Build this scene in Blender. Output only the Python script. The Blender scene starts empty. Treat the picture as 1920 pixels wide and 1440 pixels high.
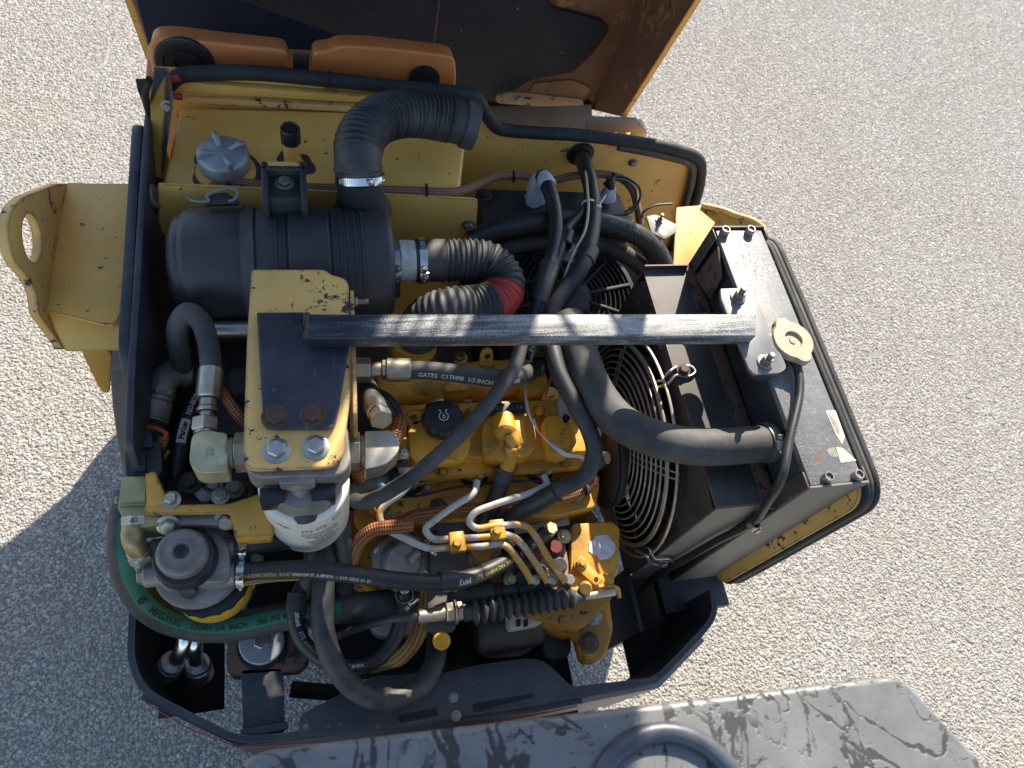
import bpy, bmesh, math, random
import numpy as np
from mathutils import Vector as V, Matrix, Quaternion
random.seed(7)
scn = bpy.context.scene
COL = scn.collection
# ------------------------------------------------------------------ camera
F_PX, CAM_H = 1390.0, 2.1
_z = np.array([310, 780, 1390.]); _z /= np.linalg.norm(_z)
_x = np.array([5440, 315, -1390.]); _x -= _z * (_x @ _z); _x /= np.linalg.norm(_x)
_y = np.cross(_z, _x)
RM = np.stack([_x, _y, _z])
cam = bpy.data.cameras.new('camera'); cam.sensor_fit = 'HORIZONTAL'
cam.sensor_width = 36.0; cam.lens = 36.0 * F_PX / 1920.0
cam.clip_start = 0.02; cam.clip_end = 2000
camo = bpy.data.objects.new('camera', cam); COL.objects.link(camo)
m = Matrix(RM.tolist()).to_4x4(); m.translation = V((0, 0, CAM_H)); camo.matrix_world = m
scn.camera = camo
cam.dof.use_dof = True; cam.dof.focus_distance = 1.25; cam.dof.aperture_fstop = 6.3
# ------------------------------------------------------------------ sky, sun, exposure
SUN_AZ = math.atan2(0.48, 0.877); SUN_EL = math.radians(33.5)
world = bpy.data.worlds.new('World'); scn.world = world; world.use_nodes = True
wn = world.node_tree.nodes; wl = world.node_tree.links
sky = wn.new('ShaderNodeTexSky'); sky.sky_type = 'NISHITA'; sky.sun_disc = False
sky.air_density = 1.0; sky.dust_density = 0.7; sky.ozone_density = 1.0; sky.sun_elevation = SUN_EL; sky.sun_rotation = SUN_AZ
bgn = [n for n in wn if n.type == 'BACKGROUND'][0]
wl.new(sky.outputs[0], bgn.inputs[0]); bgn.inputs[1].default_value = 0.12
sl = bpy.data.lights.new('sun', 'SUN'); sl.energy = 5.0; sl.angle = math.radians(0.55); sl.color = (1.0, 0.91, 0.77)
so = bpy.data.objects.new('sun', sl); COL.objects.link(so)
sd = V((math.sin(SUN_AZ) * math.cos(SUN_EL), math.cos(SUN_AZ) * math.cos(SUN_EL), math.sin(SUN_EL)))
so.rotation_euler = sd.to_track_quat('Z', 'Y').to_euler(); so.location = sd * 12
scn.view_settings.view_transform = 'Standard'; scn.view_settings.look = 'None'
scn.view_settings.gamma = 1.0; scn.view_settings.use_curve_mapping = False
scn.view_settings.exposure = 1.1
scn.render.engine = 'CYCLES'
scn.cycles.max_bounces = 6; scn.cycles.diffuse_bounces = 4; scn.cycles.glossy_bounces = 3

# ------------------------------------------------------------------ measuring: a photo pixel and one known coordinate give a point of the place
def _ray(px, py): return RM @ np.array([px - 960, 720 - py, -F_PX])
def W(px, py, z):
    d = _ray(px, py); t = (z - CAM_H) / d[2]; return V((d[0] * t, d[1] * t, z))
def WX(px, py, x):
    d = _ray(px, py); t = x / d[0]; return V((x, d[1] * t, CAM_H + d[2] * t))
def WY(px, py, y):
    d = _ray(px, py); t = y / d[1]; return V((d[0] * t, y, CAM_H + d[2] * t))
def MPP(p):
    c = RM.T @ (np.array(p) - np.array([0, 0, CAM_H])); return -c[2] / F_PX

# ------------------------------------------------------------------ node helper
class NT:
    def __init__(s, name):
        s.m = bpy.data.materials.new(name); s.m.use_nodes = True
        s.t = s.m.node_tree; s.n = s.t.nodes; s.l = s.t.links
        s.b = s.n['Principled BSDF']; s.co = s.n.new('ShaderNodeTexCoord')
        s.obj = s.co.outputs['Object']; s.uv = s.co.outputs['UV']
    def set(s, sock, v):
        if v is None: return
        if hasattr(v, 'is_linked') or isinstance(v, bpy.types.NodeSocket): s.l.new(v, sock)
        else:
            if isinstance(v, tuple) and len(v) == 3 and sock.type == 'RGBA': v = v + (1,)
            sock.default_value = v
    def map(s, vec, scale=(1, 1, 1), rot=(0, 0, 0)):
        n = s.n.new('ShaderNodeMapping'); s.l.new(vec, n.inputs[0])
        n.inputs['Scale'].default_value = scale; n.inputs['Rotation'].default_value = rot
        return n.outputs[0]
    def noise(s, scale, detail=4, rough=.6, vec=None, dist=0.0):
        n = s.n.new('ShaderNodeTexNoise'); s.l.new(vec or s.obj, n.inputs['Vector'])
        n.inputs['Scale'].default_value = scale; n.inputs['Detail'].default_value = detail
        n.inputs['Roughness'].default_value = rough; n.inputs['Distortion'].default_value = dist
        return n.outputs[0]
    def vor(s, scale, vec=None, feature='F1', out='Distance', rnd=1.0):
        n = s.n.new('ShaderNodeTexVoronoi'); n.feature = feature; s.l.new(vec or s.obj, n.inputs['Vector'])
        n.inputs['Scale'].default_value = scale; n.inputs['Randomness'].default_value = rnd
        return n.outputs[out]
    def math(s, op, a, b=0.0, c=None):
        n = s.n.new('ShaderNodeMath'); n.operation = op; s.set(n.inputs[0], a); s.set(n.inputs[1], b)
        if c is not None: s.set(n.inputs[2], c)
        return n.outputs[0]
    def ramp(s, f, stops, interp='LINEAR'):
        n = s.n.new('ShaderNodeValToRGB'); s.l.new(f, n.inputs[0]); e = n.color_ramp.elements
        n.color_ramp.interpolation = interp
        while len(e) < len(stops): e.new(.5)
        for q, (p, c) in zip(e, stops):
            q.position = p; q.color = (c, c, c, 1) if not isinstance(c, tuple) else c + (1,)
        return n.outputs[0]
    def mix(s, f, a, b, mode='MIX'):
        n = s.n.new('ShaderNodeMix'); n.data_type = 'RGBA'; n.blend_type = mode
        s.set(n.inputs[0], f); s.set(n.inputs[6], a); s.set(n.inputs[7], b); return n.outputs[2]
    def fmix(s, f, a, b):
        n = s.n.new('ShaderNodeMix'); n.data_type = 'FLOAT'
        s.set(n.inputs[0], f); s.set(n.inputs[2], a); s.set(n.inputs[3], b); return n.outputs[0]
    def sep(s, v):
        n = s.n.new('ShaderNodeSeparateXYZ'); s.l.new(v, n.inputs[0]); return n.outputs
    def edge(s, r=.004):
        b = s.n.new('ShaderNodeBevel'); b.samples = 3; b.inputs[0].default_value = r
        g = s.n.new('ShaderNodeNewGeometry')
        d = s.n.new('ShaderNodeVectorMath'); d.operation = 'DOT_PRODUCT'
        s.l.new(b.outputs[0], d.inputs[0]); s.l.new(g.outputs['Normal'], d.inputs[1])
        return s.math('SUBTRACT', 1.0, d.outputs['Value'])
    def upness(s):
        g = s.n.new('ShaderNodeNewGeometry'); return s.sep(g.outputs['True Normal'])[2]
    def bump(s, h, strength=.3, dist=.002, base=None):
        n = s.n.new('ShaderNodeBump'); n.inputs['Strength'].default_value = strength
        n.inputs['Distance'].default_value = dist; s.l.new(h, n.inputs['Height'])
        if base: s.l.new(base, n.inputs['Normal'])
        return n.outputs[0]
    def out(s, color=None, rough=.5, metal=0.0, normal=None, spec=None, coat=None):
        s.set(s.b.inputs['Base Color'], color); s.set(s.b.inputs['Roughness'], rough)
        s.set(s.b.inputs['Metallic'], metal)
        if normal is not None: s.l.new(normal, s.b.inputs['Normal'])
        if spec is not None: s.set(s.b.inputs['Specular IOR Level'], spec)
        if coat is not None: s.set(s.b.inputs['Coat Weight'], coat)
        return s.m

MAT = {}
def paint(name, base, chip, chip_at=.64, edge_w=1.0, rough=.45, dust=.25, dustc=(.36, .31, .24), scale=55, chip2=None, var=.18, scuff=.35, sdir=(1, 1, 1), oil=0.0):
    n = NT(name)
    big = n.noise(4.5, 3, .6); fine = n.noise(scale, 6, .72); mid = n.noise(14, 4, .6)
    e = n.math('MULTIPLY', n.edge(.007), edge_w * .55)
    v = n.math('ADD', fine, e); v = n.math('ADD', v, n.math('MULTIPLY', n.math('SUBTRACT', big, .5), .28))
    mask = n.ramp(v, [(chip_at - .006, 0.0), (chip_at + .006, 1.0)])
    b = n.mix(n.ramp(big, [(.3, 0.), (.72, 1.)]), tuple(c * (1 - var) for c in base), tuple(min(1, c * (1 + var * .6)) for c in base))
    dm = n.math('MULTIPLY', n.ramp(mid, [(.35, 0.), (.75, 1.)]), dust)
    b = n.mix(dm, b, dustc)
    grime = n.ramp(n.noise(120, 5, .8), [(.62, 0.), (.74, .5)])
    b = n.mix(grime, b, tuple(c * .35 for c in base))
    sc_ = n.noise(95, 6, .8, n.map(n.obj, sdir)); sg_ = n.ramp(n.noise(6, 3), [(.35, 0.), (.65, 1.)])
    b = n.mix(n.math('MULTIPLY', n.math('MULTIPLY', n.ramp(sc_, [(.56, 0.), (.66, 1.)]), sg_), scuff), b, tuple(min(1, c * 1.25 + .02) for c in dustc))
    if oil: b = n.mix(n.math('MULTIPLY', n.ramp(n.noise(17, 6, .72), [(.47, 0.), (.66, 1.)]), oil), b, (.075, .045, .022))
    cc = chip if chip2 is None else n.mix(n.ramp(n.noise(30, 3), [(.45, 0.), (.6, 1.)]), chip, chip2)
    c = n.mix(mask, b, cc)
    r = n.fmix(mask, n.math('ADD', n.math('MULTIPLY', mid, .22), rough - .1), .68)
    h = n.math('ADD', n.math('MULTIPLY', mask, -1.0), n.math('MULTIPLY', n.noise(260, 3), .25))
    MAT[name] = n.out(c, r, 0.0, n.bump(h, .35, .0008))
    return MAT[name]
paint('yellow_paint', (.88, .485, .105), (.030, .020, .028), .655, 2.3, .50, .30, (.46, .32, .12))
paint('bracket_paint', (.88, .51, .145), (.040, .028, .042), .615, 2.6, .55, .35, (.46, .35, .16), 38)
paint('engine_paint', (.80, .375, .024), (.075, .045, .028), .655, 1.3, .44, .4, (.20, .12, .045), 48, oil=.62)
paint('lid_yellow', (.70, .36, .05), (.028, .02, .025), .650, 2.2, .58, .3, (.34, .22, .09))
paint('navy_paint', (.024, .026, .034), (.14, .105, .085), .668, .8, .45, .5, (.10, .098, .10))
paint('black_paint', (.020, .020, .024), (.17, .115, .085), .672, .8, .5, .5, (.095, .09, .086))
paint('radiator_paint', (.15, .153, .158), (.30, .20, .13), .64, .8, .44, .6, (.29, .28, .26), 30, (.40, .38, .34), scuff=.6)
paint('scuffed_plate', (.022, .026, .038), (.13, .13, .14), .64, .9, .42, .35, (.10, .105, .12), 70, (.22, .21, .20), scuff=.55, sdir=(2.2, .22, 1))
paint('rust_plate', (.15, .078, .052), (.030, .022, .02), .57, .5, .75, .6, (.16, .09, .055), 40)
paint('hood_inner', (.125, .062, .034), (.27, .145, .045), .60, .2, .7, .5, (.17, .10, .06), 7, (.06, .03, .022))
paint('drum_steel', (.105, .075, .060), (.17, .13, .105), .60, .3, .62, .6, (.19, .14, .10), 30)
paint('shroud_paint', (.046, .042, .038), (.24, .105, .06), .632, .8, .52, .6, (.13, .115, .095), 26, (.30, .20, .15))
paint('tray_grey', (.26, .235, .20), (.10, .07, .05), .66, .6, .6, .5, (.36, .31, .25))

def simple(name, col, rough=.5, metal=0.0, var=.3, scale=40, dust=0.0, dustc=(.3, .27, .23), bump=.15, bs=180, spec=None, coat=None):
    n = NT(name); a = n.noise(scale, 5, .65)
    c = n.mix(n.ramp(a, [(.3, 0.), (.75, 1.)]), tuple(x * (1 - var) for x in col), tuple(min(1, x * (1 + var)) for x in col))
    if dust:
        d = n.ramp(n.noise(scale * .45, 5, .75), [(.40, 0.), (.80, dust)]); c = n.mix(d, c, dustc)
    r = n.math('ADD', n.math('MULTIPLY', n.noise(scale * .6, 4), .3), rough - .15)
    MAT[name] = n.out(c, r, metal, n.bump(n.noise(bs, 4), bump, .0006), spec, coat)
    return MAT[name]
simple('rubber', (.024, .024, .025), .58, 0, .3, 30, .7, (.125, .117, .107), .25)
simple('rubber_clean', (.016, .016, .017), .44, 0, .3, 30, .45, (.085, .081, .075), .18)
simple('rubber_dusty', (.050, .048, .046), .72, 0, .3, 24, .75, (.16, .15, .135), .4)
simple('seal_rubber', (.013, .013, .014), .7, 0, .35, 60, .3, (.07, .066, .06), .7, 130)
simple('black_plastic', (.026, .027, .031), .50, 0, .22, 12, .45, (.085, .084, .084), .12)
simple('cap_plastic', (.014, .014, .017), .38, 0, .2, 30, .2, (.06, .06, .06), .1)
simple('zinc', (.50, .46, .36), .38, .85, .25, 30, .45, (.22, .19, .14), .15)
simple('zinc_yellow', (.56, .50, .29), .45, .55, .28, 45, .5, (.30, .25, .15), .25)
simple('steel', (.44, .43, .41), .34, .9, .25, 40, .3, (.20, .17, .13), .15)
simple('bright_steel', (.66, .65, .62), .22, 1.0, .15, 40, .15, (.35, .30, .24), .08)
simple('bolt_steel', (.30, .28, .25), .5, .75, .35, 70, .55, (.20, .15, .11), .3)
simple('rusty_bolt', (.12, .065, .042), .78, .2, .4, 90, .5, (.07, .05, .045), .5)
simple('cast_aluminium', (.30, .275, .245), .55, .55, .3, 26, .8, (.13, .105, .08), .5, 300)
simple('grey_alloy', (.34, .36, .38), .5, .55, .2, 26, .35, (.22, .21, .20), .35, 260)
simple('white_paint', (.80, .76, .66), .4, 0, .10, 20, .3, (.52, .45, .33), .05)
simple('canister_yellow', (.62, .36, .025), .34, 0, .12, 20, .25, (.35, .22, .06), .08)
simple('anodised_block', (.42, .37, .17), .42, .5, .12, 18, .2, (.25, .21, .12), .05)
simple('red_band', (.45, .035, .03), .5, 0, .15, 30, .2, (.25, .10, .08), .1)
simple('orange_plastic', (.54, .175, .045), .45, 0, .12, 10, .25, (.45, .20, .08), .06)
simple('green_print', (.012, .15, .085), .55, 0, .2, 30, .3, (.03, .10, .07), .15)
simple('white_plastic', (.70, .69, .66), .4, 0, .1, 30, .25, (.45, .41, .35), .1)
simple('tape', (.62, .62, .60), .28, 0, .2, 60, .5, (.32, .24, .17), .9, 90)
simple('brass', (.50, .33, .12), .4, .9, .25, 40, .4, (.2, .15, .08), .15)
simple('red_wire', (.50, .07, .03), .5, 0, .1)
simple('blue_wire', (.06, .30, .33), .45, 0, .1)
simple('cream_wire', (.52, .44, .34), .6, 0, .15)
simple('yellow_knob', (.62, .33, .02), .4, 0, .12, 40, .2, (.4, .24, .05), .15)
simple('plate_metal', (.55, .55, .55), .42, .4, .12, 40, .3, (.35, .32, .28), .08)
simple('print_black', (.012, .012, .012), .6, 0, 0.0)
simple('print_white', (.62, .61, .57), .6, 0, .15, 200)
simple('print_gold', (.55, .40, .08), .6, 0, .2, 200)
simple('print_grey', (.20, .185, .16), .7, 0, .25, 300)
simple('print_faded', (.24, .23, .21), .75, 0, .4, 120)
simple('label_paper', (.60, .55, .40), .6, 0, .15, 50, .5, (.40, .34, .24), .15)
simple('foil', (.72, .70, .68), .42, .25, .3, 70, .4, (.50, .44, .40), .9, 60)
simple('wire_grey', (.55, .48, .37), .45, .45, .25, 50, .5, (.24, .17, .10), .2)
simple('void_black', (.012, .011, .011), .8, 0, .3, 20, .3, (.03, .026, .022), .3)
simple('blue_plastic', (.02, .035, .22), .4, 0, .1)
simple('dark_casting', (.040, .036, .033), .62, .2, .4, 30, .6, (.11, .09, .07), .4)
simple('belt_rubber', (.02, .02, .02), .7, 0, .2)
simple('gasket_red', (.20, .03, .02), .6, 0, .4, 60, .4, (.06, .03, .03), .3)

def braid(name, c1, c2, freq=135.0, around=5.0):
    n = NT(name); u = n.sep(n.uv)
    p = n.math('ADD', n.math('MULTIPLY', u[0], freq), n.math('MULTIPLY', u[1], around))
    q = n.math('SUBTRACT', n.math('MULTIPLY', u[0], freq), n.math('MULTIPLY', u[1], around))
    a = n.math('SINE', n.math('MULTIPLY', p, 6.2832)); b = n.math('SINE', n.math('MULTIPLY', q, 6.2832))
    h = n.math('MULTIPLY', a, b)
    f = n.ramp(n.math('ADD', n.math('MULTIPLY', h, .5), .5), [(.22, 0.), (.62, 1.)])
    c = n.mix(f, c2, c1)
    c = n.mix(n.ramp(n.noise(35, 4, .7), [(.45, 0.), (.85, .7)]), c, (.20, .13, .08))
    MAT[name] = n.out(c, .72, 0, n.bump(h, .6, .0012))
braid('loom_orange', (.46, .16, .04), (.06, .020, .010))
braid('loom_brown', (.33, .165, .085), (.06, .03, .022))
braid('loom_gold', (.45, .24, .06), (.07, .035, .012))

def special():
    # worn bar: black paint rubbed away lengthwise to pale metal; sunlit stretch painted paler
    n = NT('worn_bar')
    f = n.noise(520, 6, .9, n.map(n.obj, (.7, 1, 1))); st = n.noise(60, 5, .7, n.map(n.obj, (.12, 1.6, 1.6)))
    x_ = n.sep(n.obj)[0]; sun_wear = n.ramp(n.math('ADD', x_, n.math('MULTIPLY', n.math('SUBTRACT', n.noise(9, 3), .5), .3)), [(.02, 0.), (.16, .55), (.34, 1.)])
    up = n.ramp(n.upness(), [(.3, 0.), (.9, 1.)])
    v = n.math('ADD', n.math('MULTIPLY', f, .62), n.math('MULTIPLY', st, .38)); v = n.math('ADD', v, n.math('MULTIPLY', sun_wear, .085)); v = n.math('ADD', v, n.math('MULTIPLY', up, .03))
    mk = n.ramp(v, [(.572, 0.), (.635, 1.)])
    c = n.mix(mk, n.mix(sun_wear, (.022, .026, .038), (.062, .064, .066)), n.mix(n.ramp(n.noise(60, 4), [(.4, 0.), (.7, 1.)]), (.30, .305, .31), (.50, .485, .44)))
    rb = n.ramp(n.noise(24, 5, .7), [(.60, 0.), (.70, .8)]); c = n.mix(n.math('MULTIPLY', rb, n.math('SUBTRACT', 1.0, up)), c, (.16, .08, .04))
    MAT['worn_bar'] = n.out(c, n.fmix(mk, .38, .5), 0, n.bump(mk, .15, .0005))
    # radiator top: crazed, scuffed black paint with rust spots
    n = NT('crazed_paint'); dv = n.n.new('ShaderNodeVectorMath'); dv.operation = 'ADD'
    nz = n.n.new('ShaderNodeTexNoise'); nz.inputs['Scale'].default_value = 60; nz.inputs['Detail'].default_value = 4; n.l.new(n.obj, nz.inputs['Vector'])
    sc = n.n.new('ShaderNodeVectorMath'); sc.operation = 'SCALE'; sc.inputs['Scale'].default_value = .02; n.l.new(nz.outputs['Color'], sc.inputs[0])
    n.l.new(n.obj, dv.inputs[0]); n.l.new(sc.outputs[0], dv.inputs[1])
    e1 = n.vor(95, dv.outputs[0], 'DISTANCE_TO_EDGE'); gate = n.ramp(n.noise(9, 3), [(.48, 0.), (.66, .65)])
    ck = n.math('MULTIPLY', n.ramp(e1, [(.0, 1.), (.045, 0.)]), gate)
    c = n.mix(n.ramp(n.noise(18, 6, .75), [(.3, 0.), (.72, 1.)]), (.10, .105, .112), (.225, .225, .22))
    c = n.mix(n.ramp(n.noise(160, 5, .8), [(.56, 0.), (.66, .7)]), c, (.40, .385, .35))
    c = n.mix(ck, c, (.075, .072, .07))
    ru = n.ramp(n.noise(21, 5, .7), [(.60, 0.), (.68, .9)]); c = n.mix(ru, c, (.24, .145, .095))
    ch = n.ramp(n.math('ADD', n.noise(60, 6, .75), n.math('MULTIPLY', n.edge(.004), .5)), [(.66, 0.), (.675, 1.)]); c = n.mix(ch, c, (.32, .30, .27))
    hh = n.math('ADD', n.math('MULTIPLY', ck, -1.0), n.math('MULTIPLY', n.noise(90, 4), .5))
    MAT['crazed_paint'] = n.out(c, n.math('ADD', n.math('MULTIPLY', n.noise(30, 4), .3), .33), 0, n.bump(hh, .6, .0012))
    # hood insulation sheet
    n = NT('foam_sheet'); a = n.noise(9, 5, .7); b = n.noise(90, 5, .8)
    c = n.mix(n.ramp(a, [(.35, 0.), (.7, 1.)]), (.006, .008, .017), (.013, .017, .031))
    sp = n.ramp(n.vor(34), [(.06, 1.), (.10, 0.)]); sp2 = n.ramp(n.noise(11, 3), [(.55, 0.), (.62, 1.)])
    c = n.mix(n.math('MULTIPLY', sp, sp2), c, (.42, .36, .33))
    c = n.mix(n.ramp(b, [(.68, 0.), (.74, .4)]), c, (.075, .07, .075))
    MAT['foam_sheet'] = n.out(c, .9, 0, n.bump(b, .5, .002))
    # console: weathered vinyl, pale with dark branching cracks
    n = NT('weathered_vinyl')
    dv = n.n.new('ShaderNodeVectorMath'); dv.operation = 'ADD'
    nz = n.n.new('ShaderNodeTexNoise'); nz.inputs['Scale'].default_value = 16; nz.inputs['Detail'].default_value = 4
    n.l.new(n.obj, nz.inputs['Vector'])
    sc = n.n.new('ShaderNodeVectorMath'); sc.operation = 'SCALE'; sc.inputs['Scale'].default_value = .075
    n.l.new(nz.outputs['Color'], sc.inputs[0]); n.l.new(n.map(n.obj, (1, .75, 1), (0, 0, .5)), dv.inputs[0]); n.l.new(sc.outputs[0], dv.inputs[1])
    def ridge(scale, dist, det=3):
        q = n.noise(scale, det, .55, n.map(n.obj, (1, .62, 1), (0, 0, .55)), dist); return n.math('ABSOLUTE', n.math('SUBTRACT', q, .5))
    gate = n.noise(6, 4, .6); wob = n.noise(30, 4, .75)
    w1 = n.math('MULTIPLY', n.ramp(wob, [(.40, 0.), (.72, 1.)]), .030)
    cr = n.ramp(n.math('SUBTRACT', ridge(7, 1.2, 4), w1), [(.0, 1.), (.006, 0.)])
    w2 = n.math('MULTIPLY', n.ramp(n.noise(44, 3, .7), [(.50, 0.), (.75, 1.)]), .05)
    cr2 = n.ramp(n.math('SUBTRACT', ridge(19, .8, 5), w2), [(.0, 1.), (.008, 0.)])
    fl = n.ramp(n.noise(75, 5, .7, n.map(n.obj, (.45, 1.4, 1), (0, 0, .3))), [(.595, 0.), (.62, 1.)])
    mk = n.math('MAXIMUM', n.math('MULTIPLY', cr, n.ramp(gate, [(.33, 0.), (.42, 1.)])), n.math('MULTIPLY', cr2, n.ramp(n.noise(13, 3), [(.42, 0.), (.52, 1.)])))
    mk = n.math('MAXIMUM', mk, n.math('MULTIPLY', fl, n.ramp(n.noise(10, 3), [(.38, 0.), (.48, 1.)])))
    g = n.mix(n.ramp(n.noise(12, 6, .75), [(.3, 0.), (.75, 1.)]), (.105, .108, .108), (.195, .195, .187))
    sp = n.ramp(n.vor(70), [(.05, 1.), (.09, 0.)]); g = n.mix(n.math('MULTIPLY', sp, n.ramp(n.noise(8), [(.5, 0.), (.6, .8)])), g, (.4, .4, .39))
    c = n.mix(mk, g, (.030, .029, .028))
    MAT['weathered_vinyl'] = n.out(c, n.fmix(mk, .42, .7), 0, n.bump(n.math('MULTIPLY', mk, -1.0), .4, .002), .6)
    # ground sheet and stones
    n = NT('road_binder'); v = n.vor(120); a = n.noise(1.2, 4, .6); b = n.noise(300, 3, .7)
    c = n.mix(n.ramp(v, [(.1, 1.), (.6, 0.)]), (.31, .283, .245), (.45, .418, .37))
    c = n.mix(n.ramp(a, [(.4, 0.), (.8, .5)]), c, (.24, .215, .18))
    h = n.math('SUBTRACT', n.math('MULTIPLY', b, .4), v)
    MAT['road_binder'] = n.out(c, .85, 0, n.bump(h, 1.0, .008))
    n = NT('road_stone'); oi = n.n.new('ShaderNodeObjectInfo'); rnd = oi.outputs['Random']
    c = n.ramp(rnd, [(0, (.24, .222, .20)), (.15, (.36, .333, .297)), (.55, (.44, .408, .363)), (.85, (.52, .485, .433)), (.985, (.68, .645, .59)), (1.0, (.22, .10, .06))])
    c = n.mix(n.ramp(n.noise(240, 4), [(.4, 0.), (.8, .45)]), c, (.22, .20, .175))
    gp = n.n.new('ShaderNodeNewGeometry').outputs['Position']
    c = n.mix(n.ramp(n.noise(1.6, 5, .65, gp), [(.42, 0.), (.72, .45)]), c, (.36, .30, .22))
    MAT['road_stone'] = n.out(c, n.fmix(rnd, .42, .7), 0, n.bump(n.noise(500, 3), .4, .001), .55)
special()
# ------------------------------------------------------------------ mesh helpers
def new_obj(name, bm, mat, parent=None, smooth=40, label=None):
    me = bpy.data.meshes.new(name)
    if smooth is not None:
        for f in bm.faces: f.smooth = True
    bmesh.ops.recalc_face_normals(bm, faces=bm.faces[:])
    bm.to_mesh(me); bm.free()
    if smooth is not None: me.set_sharp_from_angle(angle=math.radians(smooth))
    me.materials.append(MAT[mat] if isinstance(mat, str) else mat)
    o = bpy.data.objects.new(name, me); COL.objects.link(o)
    if parent is not None:
        o.parent = parent
        if parent.type == 'EMPTY': o.matrix_parent_inverse = Matrix.Translation(-parent.location)
    if label: o['label'] = label
    return o
def thing(name, label, cat, loc, group=None):
    o = bpy.data.objects.new(name, None); COL.objects.link(o); o.location = loc
    o.empty_display_size = .05
    o['label'] = label; o['category'] = cat
    if group: o['group'] = group
    return o
def tag(o, label, cat, group=None):
    o['label'] = label; o['category'] = cat
    if group: o['group'] = group
    return o
def frame_of(d, hint=None):
    d = V(d).normalized(); h = V(hint) if hint is not None else (V((0, 0, 1)) if abs(d.z) < .9 else V((0, 1, 0)))
    u = (h - d * h.dot(d)); u = u.normalized() if u.length > 1e-6 else d.orthogonal().normalized()
    return u, d.cross(u).normalized(), d
def box(bm, c, s, rot=None, bev=.002, seg=2):
    r = bmesh.ops.create_cube(bm, size=1.0); vs = r['verts']
    M = Matrix.Translation(V(c)) @ (rot.to_4x4() if rot else Matrix()) @ Matrix.Diagonal((s[0], s[1], s[2], 1))
    bmesh.ops.transform(bm, matrix=M, verts=vs)
    if bev:
        es = list({e for v in vs for e in v.link_edges})
        bmesh.ops.bevel(bm, geom=es, offset=min(bev, min(s) * .45), segments=seg, profile=.5, affect='EDGES')
def boxb(c, s, rot=None, bev=.002, seg=2):
    bm = bmesh.new(); box(bm, c, s, rot, bev, seg); return bm
def prism(bm, pts, ext, bev=.0015, seg=2):
    pts = [V(p) for p in pts]; ext = V(ext)
    a = [bm.verts.new(p) for p in pts]; b = [bm.verts.new(p + ext) for p in pts]
    n = len(pts); fs = [bm.faces.new(a), bm.faces.new(b[::-1])]
    for i in range(n): fs.append(bm.faces.new((a[i], b[i], b[(i + 1) % n], a[(i + 1) % n])))
    bmesh.ops.recalc_face_normals(bm, faces=fs)
    if bev:
        es = [e for e in {e for f in fs for e in f.edges} if e.calc_face_angle(0) > .5]
        bmesh.ops.bevel(bm, geom=es, offset=bev, segments=seg, profile=.5, affect='EDGES', clamp_overlap=True)
def prismb(pts, ext, bev=.0015, seg=2):
    bm = bmesh.new(); prism(bm, pts, ext, bev, seg); return bm
def rnd(pts, r, k=4):
    """round the corners of a polygon of 3D points; r a number or one per corner"""
    pts = [V(p) for p in pts]; out = []; n = len(pts)
    for i, p in enumerate(pts):
        rr = r[i] if isinstance(r, (list, tuple)) else r
        a, b = pts[i - 1] - p, pts[(i + 1) % n] - p
        if rr <= 0: out.append(p); continue
        la = min(rr, a.length * .48); lb = min(rr, b.length * .48)
        A, B = p + a.normalized() * la, p + b.normalized() * lb
        for j in range(k + 1):
            t = j / k; out.append(A * (1 - t) ** 2 + p * 2 * t * (1 - t) + B * t * t)
    return out
def revolve(bm, p0, d, prof, n=32, hint=None, cap0=True, cap1=True, lobes=None):
    """prof: list of (distance along d, radius)"""
    u, w, d = frame_of(d, hint); p0 = V(p0); rings = []
    for s, r in prof:
        ring = []
        for i in range(n):
            a = 2 * math.pi * i / n; k = r * (1 + (lobes(a, s) if lobes else 0))
            ring.append(bm.verts.new(p0 + d * s + (u * math.cos(a) + w * math.sin(a)) * k))
        rings.append(ring)
    for A, B in zip(rings, rings[1:]):
        for i in range(n): bm.faces.new((A[i], A[(i + 1) % n], B[(i + 1) % n], B[i]))
    if cap0: bm.faces.new(rings[0][::-1])
    if cap1: bm.faces.new(rings[-1])
def revb(p0, d, prof, n=32, **k):
    bm = bmesh.new(); revolve(bm, p0, d, prof, n, **k); return bm
def cyl(bm, a, b, r, n=24, bev=.0015, r2=None):
    a, b = V(a), V(b); L = (b - a).length; e = min(bev, L * .4, r * .4); r2 = r if r2 is None else r2
    revolve(bm, a, b - a, [(0, r - e), (e, r), (L - e, r2), (L, r2 - e)], n)
def cylb(a, b, r, n=24, bev=.0015, r2=None):
    bm = bmesh.new(); cyl(bm, a, b, r, n, bev, r2); return bm
def hexb(a, b, r, bev=.0012):
    bm = bmesh.new(); cyl(bm, a, b, r, 6, bev); return bm
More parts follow.
